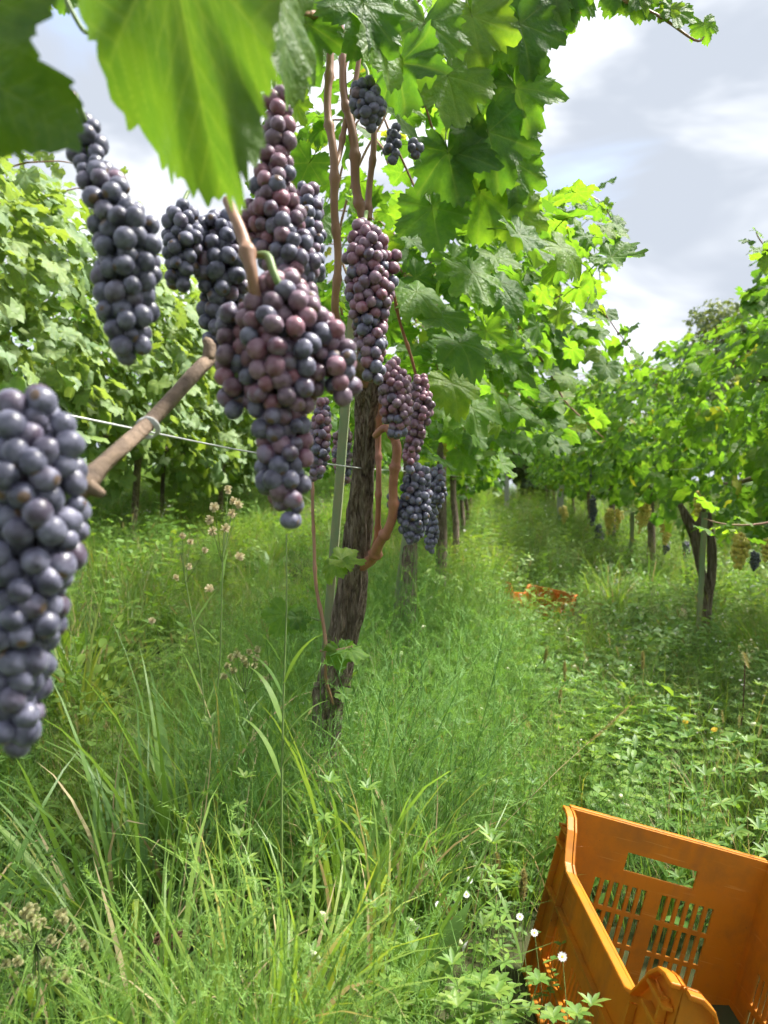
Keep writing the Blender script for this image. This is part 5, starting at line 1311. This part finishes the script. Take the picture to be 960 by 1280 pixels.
def yellow_flower(label, x, y, d, seed):
    random.seed(seed); b = on_ground(x, y, d); root = plant('yellow_flower', b, label, 'wildflower', 'yellow flowers'); q = P(x, y, d) - b
    fm = FM(); wirestem(fm, [Vector((0, 0, 0)), q * .5 + Vector((.02, 0, 0)), q], .0012, 0); part_fm(root, 'stem', fm, [M_stem])
    fm = FM(); daisy(fm, q, Vector((-.3, -.4, .8)), .009, 0, 0, 16); daisy(fm, q + Vector((0, 0, .002)), Vector((-.3, -.4, .8)), .006, 0, 0, 12); part_fm(root, 'flower', fm, [M_yellow])
yellow_flower('bright yellow dandelion-like flower right of the path', 857, 902, 2.0, 4)
yellow_flower('half closed yellow flower, right of the bright yellow one', 893, 912, 2.0, 5)
def crinkled(label, x, y, d, hgt, wid, seed):
    random.seed(seed); b = on_ground(x, y + 40, d); root = plant('broad_leaf_plant', b, label, 'weed', 'broad-leaved weeds')
    q = P(x, y, d) - b
    V = []; n, m_ = 16, 8
    for i in range(n + 1):
        t = i / n; w_ = wid * (math.sin(math.pi * (.08 + .80 * t)) ** .8) * (1 + .10 * math.sin(i * 2.4)) * (1 if i < n else .3)
        for j in range(m_ + 1):
            s = (j / m_ - .5) * 2
            v = q + Vector((0, 0, -hgt * .5 + hgt * t * .9)) + RT * (s * w_ * .5 + .006 * math.sin(t * 3)) + F * (.03 * t * t + .012 * s * s + .003 * math.sin(t * 26 + 4 * abs(s)) )
            V.append(v)
    Fq = [[i * (m_ + 1) + j, i * (m_ + 1) + j + 1, (i + 1) * (m_ + 1) + j + 1, (i + 1) * (m_ + 1) + j] for i in range(n) for j in range(m_)]
    link('leaf', mk_mesh('crinkled_leaf', V, Fq, [M_weed]), root)
    fm = FM(); wirestem(fm, [Vector((0, 0, 0)), q + Vector((0, 0, -hgt * .45))], .003, 0); part_fm(root, 'stem', fm, [M_stem])
    for k in range(4):
        fm = FM(); blade(fm, (0, 0, .02), U(0, 6.28), U(.12, .2), U(.03, .045), U(.3, .7), U(.4, 1), 0, 8, 0, .5); part_fm(root, 'leaf', fm, [M_weed])
crinkled('large crinkled pale green leaf at the bottom centre', 510, 1228, .88, .085, .042, 1)
crinkled('broad green leaf standing left of the crate top', 640, 1062, 1.35, .06, .05, 2)
def herb(label, x, y, d, seed, n=8, ls=.016):
    random.seed(seed); b = on_ground(x, y, d); root = plant('lobed_herb', b, label, 'weed', 'lobed herbs'); q = P(x, y, d) - b
    for k in range(n):
        t = q + Vector((U(-.06, .06), U(-.05, .05), U(-.07, .01)))
        st = [Vector((U(-.03, .03), U(-.03, .03), 0)), t * .5 + Vector((0, 0, .01)), t]; fm = FM(); wirestem(fm, st, .0014, 1)
        for lv in (1.0, .8, .6):
            c = st[1].lerp(t, (lv - .5) * 2) if lv > .5 else st[1]
            for e in range(7):
                az = e * .9 + k + lv * 3; ovate(fm, c, Vector((math.cos(az), math.sin(az), .35)), Vector((0, 0, 1)), ls * U(.8, 1.2), ls * .46, 0, tipdrop=.12)
        part_fm(root, 'stem', fm, [M_weed, M_stem])
for a in (('bright green lobed herb at the bottom, left of the crate', 610, 1225, .82), ('bright green lobed herb touching the bottom edge near the crate', 650, 1258, .78), ('lobed herb at the very bottom between large leaf and crate', 545, 1262, .80), ('lobed herb just beyond the crate rim', 880, 985, 1.6), ('lobed herb left of the leaning foxtail', 520, 1100, 1.1), ('lobed herb with whorled leaves behind the plump foxtail', 605, 1060, 1.3)): herb(*a, seed=int(a[1]))
def tuft_plant(name, label, x, y, d, me, s, group=None):
    b = on_ground(x, y, d); o = plant(name, b, label, 'weed', group)
    link('foliage', me, o, Matrix.Scale(s, 4) @ Matrix.Rotation(U(0, 6), 4, 'Z'))
random.seed(31)
M_lime = leafy('lime_leaf', [(0, (.18, .26, .05)), (1, (.28, .34, .07))], trans=.4, trans_gain=(1.5, 1.4, .7), hue_noise=False)
fm = FM()
for i in range(60):
    a = U(0, 6.28); blade(fm, (math.cos(a) * .03, math.sin(a) * .03, 0), a, U(.2, .5), U(.005, .012), U(.05, .6), U(.4, 1.4), 0, 6)
tuft_plant('lime_tuft', 'yellowish lime-green tuft beyond the long grass at left', 95, 880, 2.1, fm.mesh('lime_tuft', [M_lime]), 1.0)
# dead stalk on the right
b = on_ground(925, 900, 2.2); root = plant('dead_stalk', b, 'dark withered stalk with pale tips at the right edge', 'weed'); q = P(932, 815, 2.2) - b
fm = FM(); wirestem(fm, [Vector((-.02, 0, 0)), q * .5, q], .003, 0)
for k in range(30):
    t = U(.35, 1); c = q * t; fm.add([tuple(c), tuple(c + Vector((.002, 0, 0))), tuple(c + rv3() * .018)], [[0, 1, 2]], 0)
part_fm(root, 'stem', fm, [M_brown])
fm = FM()
for k in range(24): ovate(fm, q + rv3() * .012, rv3(), rv3(), .016, .007, 0)
part_fm(root, 'tips', fm, [M_seed])
# arching dry grass stalks over the path
for i, (pts, lab) in enumerate([([(716, 775, 3.6), (735, 752, 3.5), (755, 756, 3.5)], 'arching dry straw stalk right of the far crate'), ([(620, 1040, 1.2), (700, 960, 1.3), (790, 880, 1.4)], 'long thin seed stalk slanting across the path'), ([(500, 1040, 1.15), (535, 1048, 1.15), (546, 1070, 1.1)], 'bent brown dry stem left of the white flowers')]):
    b = on_ground(*pts[0]); root = plant('dry_stalk', b, lab, 'grass stalk', 'dry grass stalks'); fm = FM(); wirestem(fm, [Vector((0, 0, 0))] + [P(*q) - b for q in pts], .0013 if i < 2 else .002, 0); part_fm(root, 'stem', fm, [M_straw])
    fm = FM(); e0, e1 = P(*pts[-2]) - b, P(*pts[-1]) - b; foxhead(fm, e0.lerp(e1, .35), e1 - e0, (e1 - e0).length * .65, .006, 0, 200); part_fm(root, 'seed_head', fm, [M_fox], False)
